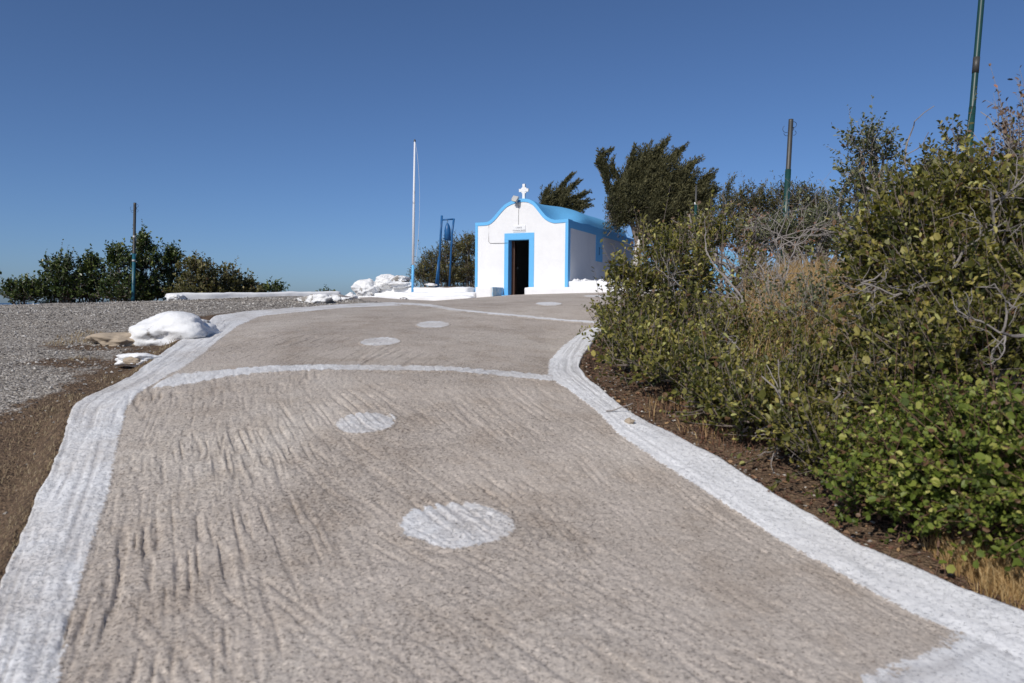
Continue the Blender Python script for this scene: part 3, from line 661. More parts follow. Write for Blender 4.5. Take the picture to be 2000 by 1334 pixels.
for i, (px, py, s, lab) in enumerate([(612, 589, .30, 'leftmost pale rock of the rough cluster beyond the kerb'), (640, 588, .26, 'middle pale rock of the rough cluster beyond the kerb'), (664, 585, .22, 'small grey rock of the rough cluster near the terrace')]):
    c = gp(px, py); rock('boulder', lab, 'stone', c+np.array([0, .2, .0]), (s, s*.8, s*.42), M['rockhalf' if i < 2 else 'rockgrey'], 30+i, .6, 'rough rocks beyond the kerb')
c = gp(1230, 830); rock('stone', 'small grey stone lying on the right kerb', 'stone', c+np.array([0, 0, .025]), (.035, .03, .025), M['rockbare'], 40, .4)
# low white wall on the crest
A_ = pix(326, 583, 19.5); B_ = pix(664, 580, 22)
d_ = B_-A_; ang = math.atan2(d_[1], d_[0]); ln = float(np.hypot(d_[0], d_[1]))
wl = rough_box('low_wall', 0, ln, -.15, .15, -.5, .14, M['whiteold'], None, .03, 21, .08); wl.location = [float(x) for x in A_]; wl.rotation_euler = (0, math.atan2(-(d_[2])-.02, ln), ang)
tag(wl, 'long low whitewashed kerb wall on the gravel crest', 'low wall')
rock('boulder', 'whitewashed stone at the left end of the low crest wall', 'stone', A_+np.array([.25, -.02, .03]), (.22, .18, .10), M['rockwhite'], 44, .5)

# ------------------------------------------------------------------ flagpole, bell, poles
Yf = 26.8; fb = pix(806, 562, Yf); ft = pix(810, 275, Yf); f1 = fb+(ft-fb)*.155
fp = thing('flagpole', 'tall white flagpole with blue foot on the terrace', 'flagpole', fb)
mw = NT('flaking_white'); vv_ = mw.obj(); nz_ = mw.noise(9, 5, .7, vv_, (1, 1, .25))
mw = mw.done(mw.bsdf(mw.ramp(nz_, [(.34, (.22, .19, .17)), (.42, (.76, .76, .78))]), .6, None, .3))
MB().tube([f1-fb, (ft-fb)*.6, ft-fb], [.046, .040, .026], 12).build('pole', mw, fp, True)
MB().tube([(0, 0, -.15), f1-fb+np.array([0, 0, .0])], .049, 12).build('painted_foot', M['sky_blue'], fp, True)
MB().tube([ft-fb-np.array([0, 0, .02]), ft-fb+np.array([0, 0, .05])], [.045, .02], 10).build('finial', M['galv'], fp)
tq = np.linspace(0, 1, 14)[:, None]; hal = (ft-fb)*(1-tq)+(f1-fb+np.array([.06, -.05, .0]))*tq+np.array([.16, 0, 0])*np.sin(np.pi*tq)**.7+np.array([.03, -.03, -.1])*(1-tq)
MB().tube(hal, .006, 5).build('halyard', M['rope'], fp)
Yb = 27.6
def rel(p, o): return p-o
b0 = pix(854, 558, Yb); bf = thing('belfry', 'blue steel pipe frame carrying the bell', 'belfry', b0)
p = lambda x, y: pix(x, y, Yb)-b0
MB().tube([p(855.5, 562), p(861, 455), p(863, 421)], .040, 10).build('post', M['deep_blue'], bf, True)
MB().tube([p(851, 562), p(857, 505)], .035, 10).tube([p(856, 506), p(859, 498)], [.038, .02], 10).build('stay', M['deep_blue'], bf, True)
MB().tube([p(877.5, 562), p(883, 455), p(886.5, 427)], .038, 10).build('post', M['deep_blue'], bf, True)
MB().tube([p(862.5, 429.5), p(886, 428)], .028, 10).build('crossbar', M['deep_blue'], bf, True)
bc = pix(874, 469.5, Yb); be = thing('bell', 'blue bell made from a gas bottle, hanging in the frame', 'bell', bc)
hb = (469.5-436)/1500*Yb; rb = .115
MB().lathe([(rb*.93, 0), (rb, .0), (rb, hb*.50), (rb*.97, hb*.6), (rb*.86, hb*.72), (rb*.62, hb*.86), (rb*.3, hb*.97), (.02, hb), (0, hb)], (0, 0, 0), 28).lathe([(rb*.93, 0), (rb*.9, hb*.5), (rb*.5, hb*.85), (0, hb*.95)], (0, 0, 0), 28).build('bell_body', M['deep_blue'], be, True)
b = MB()
for i in range(4):
    an = np.linspace(0, 2*np.pi, 13); c_ = np.array([0, 0, hb+.02+i*.036]); ax = np.array([1, 0, 0]) if i % 2 else np.array([0, 1., 0])
    b.tube(c_+.022*np.sin(an)[:, None]*np.array([0, 0, 1.])+.016*np.cos(an)[:, None]*ax, .005, 6, False)
b.build('chain', M['galv'], be); MB().tube([(0, 0, hb*.6), (0, 0, -.1), (.01, 0, -.19)], [.01, .012, .03], 8).build('clapper', M['galv'], be)

def curl(b, c, r, a0, a1, rad, tilt=0.):
    an = np.radians(np.linspace(a0, a1, 18)); P = np.stack([r*np.cos(an), np.full(18, tilt)*np.linspace(0, 1, 18), r*np.sin(an)], 1)+c
    b.tube(P, rad, 6); return b
def pole(lab, px0, py0, px1, py1, Y, r0, r1, split, mats, curls=True, group='electricity poles without lines', extra=None, base_drop=1.2):
    t = pix(px1, py1, Y); a = pix(px0, py0, Y); d = a-t; a = t+d*(1+base_drop/np.linalg.norm(d)); o = thing('utility_pole', lab, 'pole', a, 0, group); v = t-a
    MB().tube([v*0, v*split], [r0, r0*.97], 14).build('lower_pole', mats[0], o, True)
    MB().tube([v*split, v*(split+.004), v*.985, v], [r0*.97, r1, r1*.96, r1*.96], 14).build('upper_pole', mats[1], o, True)
    if curls:
        b = MB(); s = r1/.07*.62; u = nrm(v)
        curl(b, v*1-u*.28*s+np.array([.14*s, 0, .02]), .13*s, -130, 150, .011*s); curl(b, v-u*.45*s+np.array([-.2*s, 0, 0]), .16*s, 120, 300, .010*s)
        curl(b, v-u*.62*s+np.array([-.16*s, 0, 0]), .14*s, 190, 350, .010*s); curl(b, v-u*.62*s+np.array([.16*s, 0, 0]), .11*s, -100, 60, .011*s); curl(b, v-u*.40*s+np.array([.08*s, 0, -.02]), .07*s, -120, 120, .014*s)
        b.build('loose_wire', M['wire'], o)
    if extra: extra(o, v)
    return o
def bands(*fr):
    def f(o, v):
        for a, c_, m, r in fr: MB().tube([v*a, v*c_], r, 14).build('band', m, o, True)
    return f
M['bluegreen'] = mat_simple('teal_pole_paint', (.012, .095, .13), .4, .5, 0, .3, 4)
pole('slim pole with curled wires standing before the bushes on the left crest', 260, 590, 263.5, 396, 27, .060, .050, .62, (M['bluegreen'], M['galv']), True, extra=bands((.56, .575, M['grey'], .063), (.735, .755, M['grey'], .053)))
pole('dark pole with curled wires rising behind the dry bush', 1533, 450, 1545, 233, 18.5, .070, .058, .69, (M['green'], M['galv']))
pole('tall green pole leaving the top of the picture on the right', 1889, 330, 1922, -60, 14.5, .062, .055, .48, (M['green'], M['green']), False, extra=bands((.61, .67, M['galv'], .0585)))
pole('short thin green pole in front of the windblown juniper', 1357, 470, 1360, 362, 24, .045, .03, .80, (M['green'], M['galv']), False, extra=bands((.795, .82, M['plaque'], .047)))

# small shrine behind the shrubs
sc0 = pix(1411, 575, 19); sh = thing('shrine', 'pale blue pointed roof of a small shrine glimpsed through the shrubs', 'shrine', sc0)
an = np.linspace(0, np.pi, 21); ax = np.stack([.42*np.cos(an), 1.06*np.sin(an)**.8], 1)
f_ = np.stack([ax[:, 0], np.full(21, -.3), ax[:, 1]], 1); bq = f_.copy(); bq[:, 1] = .3
tb = MB(); k = np.arange(20); tb.add(np.vstack([f_, bq]), [np.stack([k, k+1, k+22, k+21], 1), np.arange(21)[None, ::-1], (np.arange(21)+21)[None]])
tb.build('roof', mat_blue('pale_blue_paint', (.20, .48, .74), .6, .05), sh); bevel(MB().box(-.40, .40, -.28, .28, -1.2, -.005).build('body', M['white'], sh), .02)

# ------------------------------------------------------------------ vegetation
OV = np.array([(0, 0, 0), (.3, .30, .06), (.72, .33, .05), (1, 0, -.04), (.72, -.33, .05), (.3, -.30, .06)]); OVF = np.array([[0, 5, 4, 3], [0, 3, 2, 1]])
NAR = np.array([(0, 0, 0), (.35, .16, .03), (.7, .13, .03), (1, 0, -.05), (.7, -.13, .03), (.35, -.16, .03)])
RND = np.array([(0, 0, 0), (.22, .42, .08), (.75, .46, .06), (1, 0, -.06), (.75, -.46, .06), (.22, -.42, .08)])
FLK = np.array([(0, 0, 0), (.4, .17, 0), (1, 0, 0), (.4, -.17, 0)]); FLKF = np.array([[0, 3, 2, 1]])
def leaves(b, P, A, N, size, rnd, T=OV, TF=OVF):
    A = nrm(A); B = nrm(np.cross(N, A)); N = np.cross(A, B); m = len(P); s = np.broadcast_to(size, (m,))[:, None, None]
    q = np.random.RandomState(m); wd = (.5+.6*q.rand(m))[:, None, None]; cu = (q.randn(m)*.16)[:, None, None]; fo = (.4+1.8*q.rand(m))[:, None, None]
    V = P[:, None]+s*(T[None, :, 0:1]*A[:, None]+wd*T[None, :, 1:2]*B[:, None]+(fo*T[None, :, 2:3]-cu*T[None, :, 0:1]**2)*N[:, None])
    F = (np.arange(m)[:, None, None]*len(T)+TF[None]).reshape(-1, TF.shape[1])
    b.add(V, F, np.repeat(np.broadcast_to(rnd, (m,)), len(T)))
def lobe(px, py, Y, rx, ry, n, dz=None):
    return (pix(px, py, Y), np.array([rx/1500*Y, dz if dz else .85*min(rx, 2.0*ry)/1500*Y, ry/1500*Y]), n)
def shrub(name, lab, cat, base, lobes, leaf='mastic', bark='bark', size=.055, lpt=13, tw=.22, up=.55, seed=0, T=OV, group=None, trunk=.03, wob=.35, tip=.25, wind=(0, 0, 0), dens=1., splay=1.0, nbr=.22, gap=False, shoots=.06):
    rs = np.random.RandomState(seed); base = np.asarray(base, float); o = thing(name, lab, cat, base, 0, group)
    lb, br = MB(), MB(); wind = np.asarray(wind, float)
    for (c, r, n) in lobes:
        n = int(n*dens); d = nrm(rs.randn(n, 3)); d[:, 2] = np.where(rs.rand(n) < .7, np.abs(d[:, 2]), d[:, 2])
        lump = 1+wob*np.array([mnoise.noise(Vector(q)*2.1+Vector((seed, 0, 0))) for q in d])*1.4
        rad = (rs.rand(n)**.36)*lump
        p0 = c+d*r*rad[:, None]
        g = H(p0[:, 0], p0[:, 1]); ok = p0[:, 2] > g+.02
        if gap: ok &= (((p0[:, 0]/p0[:, 1]-.273)/.022)**2+((p0[:, 2]-ZC)/p0[:, 1]-.052)**2/.028**2) > 1      # a natural gap in the crown
        p0, d = p0[ok], d[ok]; n = len(p0)
        td = nrm(d*.65+np.array([0, 0, up])+rs.randn(n, 3)*.35+wind); ln = tw*(.6+.8*rs.rand(n)); sh = (rs.rand(n) < shoots) & (d[:, 2] > .2); ln = np.where(sh, ln*2.1, ln); td = np.where(sh[:, None], nrm(td+np.array([0, 0, .9])), td); p1 = p0+td*ln[:, None]
        br.prisms(p0, p1, size*.05+.0012, .0012)
        # fine branches to the twig foot
        sel = rs.rand(n) < nbr
        mid = c+(p0[sel]-c)*(.25+.3*rs.rand(sel.sum(), 1))+rs.randn(sel.sum(), 3)*.05*r.mean()
        br.prisms(mid, p0[sel], size*.13+.002, size*.06+.001)
        foot = base+rs.randn(sel.sum(), 3)*np.array([.10, .10, .01])*max(1., r[0]*3)
        s2 = rs.rand(sel.sum()) < .22; kn = (foot[s2]+mid[s2])/2+rs.randn(s2.sum(), 3)*.12*r.mean()
        br.prisms(foot[s2], kn, trunk*.6, trunk*.42); br.prisms(kn, mid[s2], trunk*.42, trunk*.2)
        m = n*lpt; t = np.tile(np.linspace(.05, 1, lpt), n)+rs.randn(m)*.03; i = np.repeat(np.arange(n), lpt)
        P = p0[i]+td[i]*(ln[i]*t)[:, None]+rs.randn(m, 3)*size*.12
        rv = nrm(rs.randn(m, 3)); side = nrm(np.cross(td[i], rv)); A = nrm(td[i]*(.35+.6*t[:, None])+side*splay+wind*.5)
        N = nrm(rs.randn(m, 3)*.55+np.array([-.1, -.2, .75])+td[i]*.3)
        rn = np.clip(.42+.20*rs.randn(m)+tip*(t-.6)+.30*(rs.rand(n)[i]-.5)+.22*np.array([mnoise.noise(Vector(q)*3.2) for q in p0])[i]+.10*(rs.rand()-.5), 0, 1)
        hot = rs.rand(n) < .10; rn = np.clip(rn+hot[i]*.28*t, 0, 1)
        rn = np.where(rs.rand(m) < .045, 0, np.maximum(rn, .06)); cl = (.72+.5*rs.rand(n))[i]
        leaves(lb, P, A, N, size*(.45+.7*rs.rand(m))*cl, rn, T)
    # main stems
    for k, (c, r, n) in enumerate(lobes):
        e = c-np.array([0, 0, r[2]*.3]); q = np.linspace(0, 1, 7)[:, None]; wv = rs.randn(3)*.12*np.linalg.norm(e-base)
        P = base*(1-q)+e*q+np.sin(np.pi*q)*wv+rs.randn(7, 3)*.015; br.tube(P, np.linspace(trunk, trunk*.35, 7), 6, False)
    br.build('branches', M[bark], o, False, None, base)
    if lb.n: lb.build('foliage', M[leaf], o, False, 'rnd', base)
    return o
def gl(px, py, rx, ry, n, fwd=.12):
    g = gp(px, py+ry*.9, H); Y = g[1]-fwd
    return lobe(px, py, Y, rx, ry, n)
def gbase(X, Y, s=.03): return np.array([X, Y, float(H(X, Y))-s])
def bx(px, Y): return (px-1000)/1500*Y
GR = 'shrubs along the right kerb'
shrub('shrub', 'leafy mastic bush overhanging the kerb beside the low wall', 'shrub', gbase(bx(1290, 8.6), 8.6),
      [lobe(1325,570,8.6,100,85,220), lobe(1238,572,8.4,42,42,80), lobe(1222,640,8.0,52,50,90), lobe(1310,660,8.0,115,70,210), gl(1225,690,50,40,90), gl(1275,715,70,45,130), gl(1345,745,80,40,130), lobe(1400,560,8.8,70,90,150), lobe(1292,505,8.8,36,36,60), lobe(1380,480,9.0,60,45,70)], seed=1, group=GR, size=.050, tw=.22, up=.9, dens=1.45, gap=True)
shrub('shrub', 'broad mastic bush right of the overhanging bush', 'shrub', gbase(bx(1470, 7.0), 7.0),
      [lobe(1440,700,6.9,85,65,160), lobe(1370,730,6.9,75,50,100), lobe(1530,745,6.5,75,40,90), lobe(1450,770,6.4,70,45,90), lobe(1540,720,6.4,80,60,130), gl(1410,790,75,36,110), gl(1480,825,75,40,120)], seed=2, group=GR, size=.047, up=.65, dens=1.55)
shrub('shrub', 'mixed green bush below the dry grass mound', 'shrub', gbase(bx(1640, 5.9), 5.9),
      [lobe(1600,770,5.7,85,60,150), lobe(1695,735,5.8,80,55,140), lobe(1620,820,5.5,90,60,130), lobe(1560,800,5.4,60,50,90), gl(1560,860,60,36,90), gl(1630,905,60,36,90)], seed=3, group=GR, size=.043, up=.6, dens=1.55)
shrub('shrub', 'tall dense bush with pale yellow tips at the upper right', 'shrub', gbase(bx(1850, 5.4), 5.4),
      [lobe(1800,500,5.4,110,100,260), lobe(1900,440,5.4,110,100,260), lobe(1740,570,5.5,80,80,170), lobe(1880,590,5.0,130,90,260), lobe(1990,520,5.0,90,120,220), lobe(1760,680,5.2,90,70,170)], seed=4, group=GR, size=.052, up=.7, dens=1.4)
shrub('shrub', 'dark lower bush with bare grey wood at the right edge', 'shrub', gbase(bx(1890, 4.5), 4.5),
      [lobe(1850,720,4.6,120,80,260), lobe(1960,700,4.5,90,90,200), lobe(1760,800,4.6,90,60,150), lobe(2060,640,4.4,90,120,180)], seed=5, group=GR, size=.044, up=.5, dens=1.4)
shrub('bramble', 'bright green bramble thicket spilling down to the kerb at lower right', 'bramble', gbase(bx(1870, 3.95), 3.95),
      [lobe(1860,900,4.0,130,85,330), lobe(1960,930,3.7,110,110,330), gl(1740,930,75,60,160), gl(1825,985,85,50,190), gl(1700,985,45,30,50), lobe(1970,1010,3.6,75,45,170), lobe(2080,980,3.4,90,140,240)], 'bramble', 'twig', .036, 13, .20, .2, 6, RND, None, .012, splay=1.4, dens=1.45)
shrub('shrub', 'sparse twiggy half dry bush at the far right edge', 'shrub', gbase(bx(2010, 5.6), 5.6),
      [lobe(1990,330,5.6,60,90,110), lobe(2080,300,5.6,90,130,170), lobe(1960,400,5.6,50,60,70), lobe(2080,480,5.4,100,120,150)], 'dryleaf', 'greybark', .040, 6, .24, .9, 7, OV, None, .02, nbr=.8, tip=.1)
shrub('tree', 'slender grey green tree standing right of the dark pole', 'tree', gbase(bx(1700, 11.5), 11.5),
      [lobe(1690,300,11.5,38,45,85), lobe(1672,345,11.5,26,25,45), lobe(1725,315,11.5,35,30,60), lobe(1685,395,11.5,45,40,85), lobe(1735,380,11.5,35,45,75), lobe(1710,455,11.5,70,45,130), lobe(1705,262,11.5,12,14,14), lobe(1770,420,11.5,35,30,50)], 'sage', 'greybark', .066, 10, .22, .7, 8, OV, None, .05, nbr=.5, dens=.8)
shrub('shrub', 'dark leafed bush in front of the tall green pole', 'shrub', gbase(bx(1830, 8.6), 8.6),
      [lobe(1820,345,8.6,35,25,50), lobe(1840,390,8.6,60,45,110), lobe(1870,300,8.6,25,32,24), lobe(1770,420,8.6,55,50,90)], 'olive', 'greybark', .060, 11, .22, .7, 9, OV, None, .03, nbr=.5)
shrub('shrub', 'silvery grey green bush at the foot of the dark pole', 'shrub', gbase(bx(1560, 14), 14),
      [lobe(1545,465,14,50,32,110), lobe(1610,450,14,45,38,110), lobe(1500,470,14,35,28,70), lobe(1650,470,14,35,30,60)], 'sage', 'greybark', .075, 12, .25, .5, 10, OV, None, .03)
shrub('shrub', 'sparse grey green sprigs growing through the dry grass mound', 'shrub', gbase(bx(1570, 6.9), 6.9),
      [lobe(1530,610,6.9,60,45,40), lobe(1620,600,6.9,60,55,50), lobe(1580,640,6.7,80,40,50), lobe(1670,560,7.0,30,50,30)], 'sage', 'greybark', .038, 9, .26, .8, 12, OV, None, .008)
shrub('shrub', 'low olive green shrub closing the gap behind the tangled dry bush', 'shrub', gbase(bx(1480, 17), 17),
      [lobe(1462,480,17,28,40,90), lobe(1510,490,17,40,36,110), lobe(1580,490,17,45,32,110), lobe(1640,490,17,40,36,110), lobe(1350,490,17,30,36,80)], 'olive', 'greybark', .085, 12, .28, .6, 13, OV, None, .03)
GH = 'olive trees on the skyline behind the dark pole'
for i, (px, py, rx, ry, n, lab) in enumerate([(1460,405,42,32,170,'rounded olive tree left of the dark pole on the skyline'), (1545,400,45,32,190,'rounded olive tree right behind the dark pole on the skyline'), (1605,412,32,28,130,'small rounded olive tree nearest the slender tree on the skyline')]):
    shrub('olive_tree', lab, 'tree', gbase(bx(px, 29), 29), [lobe(px,py,29,rx,ry,n), lobe(px-rx*.5,py+22,29,rx*.7,ry*.8,n*.5), lobe(px+rx*.5,py+20,29,rx*.7,ry*.8,n*.5), lobe(px,py+50,29,rx*1.1,ry,n*.6)], 'olive', 'bark', .14, 12, .35, .5, 20+i, NAR, GH, .09)
# bushes on the left crest
GL = 'bushes on the left skyline'
for i, (spec, lab) in enumerate([
    ([(45,570,32,16,70),(20,578,25,12,30)], 'lowest rounded bush at the left end of the skyline'),
    ([(118,535,30,28,130),(105,560,35,25,100),(140,560,30,25,80)], 'dark bush with two rounded heads second from the left end'),
    ([(178,530,24,30,120),(165,560,35,25,110),(205,560,22,22,60)], 'pointed dark bush left of the slim pole'),
    ([(236,520,22,26,110),(240,560,35,28,110),(225,500,12,12,30)], 'dark bush directly behind the slim pole'),
    ([(280,495,20,26,110),(290,530,32,32,140),(285,565,40,22,110),(278,475,10,12,30)], 'tallest bush on the left skyline right of the slim pole'),
    ([(336,515,15,20,80),(335,550,28,28,110),(333,500,7,9,18)], 'narrow pointed bush right of the tallest bush'),
    ([(385,530,26,20,110),(390,560,34,22,110)], 'brownish flat topped bush above the low crest wall'),
    ([(435,548,28,20,90),(430,566,40,16,80)], 'lower olive coloured bush sloping down the skyline'),
    ([(480,562,22,13,60),(500,572,20,8,40)], 'last low bush before the skyline gap'),
    ([(535,570,16,8,40)], 'tiny isolated bush over the low crest wall'),
    ([(636,574,14,4,16),(650,575,8,3,8)], 'tiny sprig of leaves left of the terrace')]):
    Yl = 27.5+(i % 3)*.8; px = spec[0][0]
    shrub('bush', lab, 'bush', gbase(bx(px, Yl), Yl, .1), [lobe(a, b_, Yl, c_, d_, n) for a, b_, c_, d_, n in spec]+([lobe(spec[0][0], 583, Yl, 46, 20, 150)] if i < 9 else []), ('olive' if i in (6, 7, 8) else 'carob'), 'bark', .115 if i < 10 else .07, 12, .28 if i < 10 else .12, .75, 40+i, OV, GL, .05, wob=.5)
# bushes behind the bell frame
GB = 'bushes behind the bell frame'
for i, (spec, lab) in enumerate([
    ([(845,528,26,26,130),(822,545,18,14,60)], 'low brownish bush between flagpole and bell frame'),
    ([(880,508,26,30,150),(875,540,35,22,120)], 'olive green bush directly behind the hanging bell'),
    ([(915,495,22,30,150),(912,535,30,24,130)], 'tall olive green bush against the chapel corner')]):
    shrub('bush', lab, 'bush', gbase(bx(spec[0][0], 31), 31, .1), [lobe(a, b_, 31, c_, d_, n*1.5) for a, b_, c_, d_, n in spec]+[lobe(spec[0][0], 552, 31, 30, 16, 110)], 'olive', 'bark', .115, 12, .3, .6, 60+i, NAR, GB, .05)

# windblown junipers
def conifer(lab, base, plumes, lobes, seed, trunk_top, r0, wind=(.50, -.05, .62), bark='bark', n_each=78, fl=.095, lean=None):
    rs = np.random.RandomState(seed); base = np.asarray(base, float); o = thing('juniper_tree', lab, 'tree', base); wind = np.asarray(wind); lb, br = MB(), MB()
    S, E, Wd = [], [], []
    for (c, r, n) in lobes:
        d = nrm(rs.randn(n, 3)); rad = rs.rand(n)**.4; p = c+d*r*rad[:, None]; w = nrm(wind+d*.35+rs.randn(n, 3)*.18)
        ln = .55+.5*rs.rand(n); S.append(p-w*ln[:, None]*.5); E.append(p+w*ln[:, None]*.5); Wd.append(.10+.07*rs.rand(n))
        br.prisms(c+(S[-1]-c)*.25, S[-1], .02, .008)
    for (a, e, w, n) in plumes:
        q = np.sort(rs.rand(n)); cv = np.array(a)[None]*(1-q[:, None])+np.array(e)[None]*q[:, None]; 
        dirv = nrm(np.array(e)-np.array(a)); bend = np.array([.25, 0, .1])*(q[:, None]**2); cv = cv+bend*np.linalg.norm(np.array(e)-np.array(a))*.6
        dd = nrm(dirv+bend*2+rs.randn(n, 3)*.22); ln = .30+.18*rs.rand(n); S.append(cv-dd*.1); E.append(cv+dd*ln[:, None]); Wd.append(w*(1.1-.8*q)); br.tube(np.array([a, (np.array(a)+np.array(e))/2, e]), [.03, .02, .006], 5, False)
    S = np.vstack(S); E = np.vstack(E); Wd = np.concatenate(Wd); n = len(S); m = n*n_each; i = np.repeat(np.arange(n), n_each); t = rs.rand(m)
    D = nrm(E-S)[i]; side = nrm(np.cross(D, rs.randn(m, 3))); rad = Wd[i]*(1.05-.85*t)*np.sqrt(rs.rand(m))
    P = S[i]+(E-S)[i]*t[:, None]+side*rad[:, None]+np.array([.06, 0, .03])*(t**2)[:, None]
    A = nrm(D+side*.55+rs.randn(m, 3)*.25); N = nrm(rs.randn(m, 3)+np.array([0, -.4, .5]))
    leaves(lb, P, A, N, fl*(.7+.7*rs.rand(m)), np.clip(.40+.22*(t-.3)+.16*rs.randn(m)+.2*(rs.rand(n)[i]-.5), 0, 1), FLK, FLKF)
    tt_ = np.asarray(trunk_top); q = np.linspace(0, 1, 9)[:, None]; P = base*(1-q)+tt_*q+rs.randn(9, 3)*.04*np.sin(np.pi*q)
    MB().tube(P[:5], np.linspace(r0, r0*.72, 5), 10).build('trunk', M['limebark'] if bark == 'lime' else M['bark'], o, True, None, base)
    br.tube(P[4:], np.linspace(r0*.70, r0*.25, 5), 8)
    for (c, r, n_) in lobes: br.tube([P[3], (P[4]+c)/2, c], [r0*.5, r0*.35, r0*.15], 6, False)
    br.build('branches', M['bark'], o, False, None, base); lb.build('foliage', M['juniper'], o, False, 'rnd', base); return o
YJ = 28.
def PJ(x, y, dy=0): return pix(x, y, YJ+dy)
conifer('large windblown juniper with whitewashed trunk behind the chapel corner', np.array([PJ(1238, 480)[0], YJ, .42+ZC]),
        [(PJ(1200, 395), PJ(1162, 318), .14, 26), (PJ(1185, 345), PJ(1163, 312), .12, 14), (PJ(1165, 318), PJ(1176, 304), .08, 10), (PJ(1190, 350), PJ(1178, 326), .12, 12), (PJ(1228, 375), PJ(1224, 306), .2, 30), (PJ(1205, 350), PJ(1192, 328), .13, 12), (PJ(1345, 400), PJ(1372, 350), .2, 18), (PJ(1275, 320), PJ(1290, 284), .2, 18), (PJ(1305, 325), PJ(1322, 296), .16, 16), (PJ(1330, 345), PJ(1350, 318), .16, 16), (PJ(1352, 380), PJ(1378, 348), .15, 16), (PJ(1245, 345), PJ(1252, 312), .15, 16), (PJ(1365, 410), PJ(1386, 380), .13, 12)],
        [lobe(1283,352,YJ,48,44,200), lobe(1322,372,YJ,42,44,170), lobe(1245,380,YJ,46,46,190), lobe(1300,410,YJ,66,48,260), lobe(1350,405,YJ,34,44,130), lobe(1215,400,YJ,30,36,110), lobe(1290,440,YJ,44,32,130), lobe(1335,445,YJ,44,32,130), lobe(1208,375,YJ,18,30,55), lobe(1234,352,YJ,22,36,90), lobe(1355,440,YJ,34,34,110), lobe(1215,425,YJ,22,24,50), lobe(1368,390,YJ,16,30,50), lobe(1262,325,YJ,26,30,80)], 5, PJ(1262, 330), .17, bark='lime')
def PK(x, y): return pix(x, y, 36)
conifer('smaller windblown juniper rising behind the blue chapel roof', np.array([PK(1095, 480)[0], 36., .3+ZC]),
        [(PK(1085, 390), PK(1103, 350), .2, 26), (PK(1095, 385), PK(1122, 358), .16, 20), (PK(1105, 395), PK(1135, 382), .16, 20), (PK(1115, 410), PK(1140, 405), .16, 16), (PK(1065, 395), PK(1066, 374), .2, 16), (PK(1120, 400), PK(1138, 395), .12, 10)],
        [lobe(1078,392,36,22,15,40), lobe(1100,395,36,24,18,46), lobe(1115,412,36,22,16,30), lobe(1070,400,36,18,12,24), lobe(1095,420,36,30,20,40)], 8, PK(1092, 385), .12, fl=.10)
conifer('small spindly juniper tip between the thin pole and the dry bush', np.array([pix(1412, 480, 22)[0], 22., float(H(pix(1412, 480, 22)[0], 22))]),
        [(pix(1412, 430, 22), pix(1413, 366, 22), .17, 30)], [lobe(1410, 410, 22, 14, 26, 26), lobe(1405, 445, 22, 26, 26, 40), lobe(1380, 440, 22, 16, 20, 16)], 9, pix(1412, 380, 22), .06, (.15, 0, .9), n_each=40, fl=.06)

# dead wood ---------------------------------------------------------
def grow(br, p, d, ln, r, depth, rs, spread=.6, up=.1, kids=3):
    n = 5; pts = [p]; dd = d
    for i in range(n):
        dd = nrm(dd+rs.randn(3)*.22+np.array([0, 0, up*.25])); pts.append(pts[-1]+dd*ln/n)
    rr = np.linspace(r, r*.6, n+1); br.tube(pts, rr, 5, False)
    if depth > 0:
        for k in range(kids):
            i = rs.randint(2, n+1); grow(br, pts[i], nrm(dd+rs.randn(3)*spread), ln*(.55+.3*rs.rand()), r*.58, depth-1, rs, spread, up, kids)
def deadwood(name, lab, cat, base, dirs, ln, r, depth, seed, mat='greybark', spread=.7, up=.2, kids=3, group=None, leafn=0):
    rs = np.random.RandomState(seed); br = MB(); base = np.asarray(base, float)
    for d in dirs: grow(br, base, nrm(np.asarray(d, float)), ln*(.8+.4*rs.rand()), r, depth, rs, spread, up, kids)
    if not leafn:
        o = br.build(name, M[mat], None, False, None, base); o.location = [float(x) for x in base]; return tag(o, lab, cat, group)
    o = thing(name, lab, cat, base, 0, group); br.build('branches', M[mat], o, False, None, base)
    V = np.concatenate(br.V); V = V[V[:, 2] > np.percentile(V[:, 2], 45)]; P = V[rs.randint(0, len(V), leafn)]; lb = MB()
    leaves(lb, P, rs.randn(leafn, 3), rs.randn(leafn, 3), .06*(.6+.6*rs.rand(leafn)), np.clip(.6+.25*rs.randn(leafn), 0, 1)); lb.build('foliage', M['dryleaf'], o, False, 'rnd', base); return o
b0_ = gbase(bx(1425, 11), 11)
deadwood('dry_bush', 'tangled dry bush with rusty leaves left of the dark pole', 'bush', b0_, [(-.3, 0, 1), (.2, .1, 1), (-.1, -.2, 1), (.5, 0, .8), (-.6, .1, .8)], .85, .030, 4, 3, 'greybark', .75, .15, 3, None, 900)
deadwood('dry_bush', 'bare twiggy bush in the gap before the dry grass mound', 'bush', gbase(bx(1500, 8.6), 8.6), [(-.4, 0, 1), (.3, .1, .9), (0, -.3, 1)], .5, .022, 4, 5, 'greybark', .8, .1, 3)
deadwood('dead_branch', 'pale grey forked branch poking out of the bush at the right edge', 'branch', pix(2010, 655, 4.15), [(-1, -.15, .05)], .30, .011, 3, 11, 'greybark', .75, .1, 3)
deadwood('dead_branch', 'thin grey branch lying under the broad mastic bush', 'branch', pix(1230, 738, 7.2), [(1, -.1, .1), (.9, -.2, -.05)], .5, .013, 2, 12, 'greybark', .5, .1, 2)
deadwood('dead_branch', 'bare branch lying on soil below the mixed green bush', 'branch', gp(1590, 905, H)+np.array([0, 0, .05]), [(-1, .1, .25), (-.7, .2, .35)], .32, .012, 2, 13, 'greybark', .6, .1, 3)
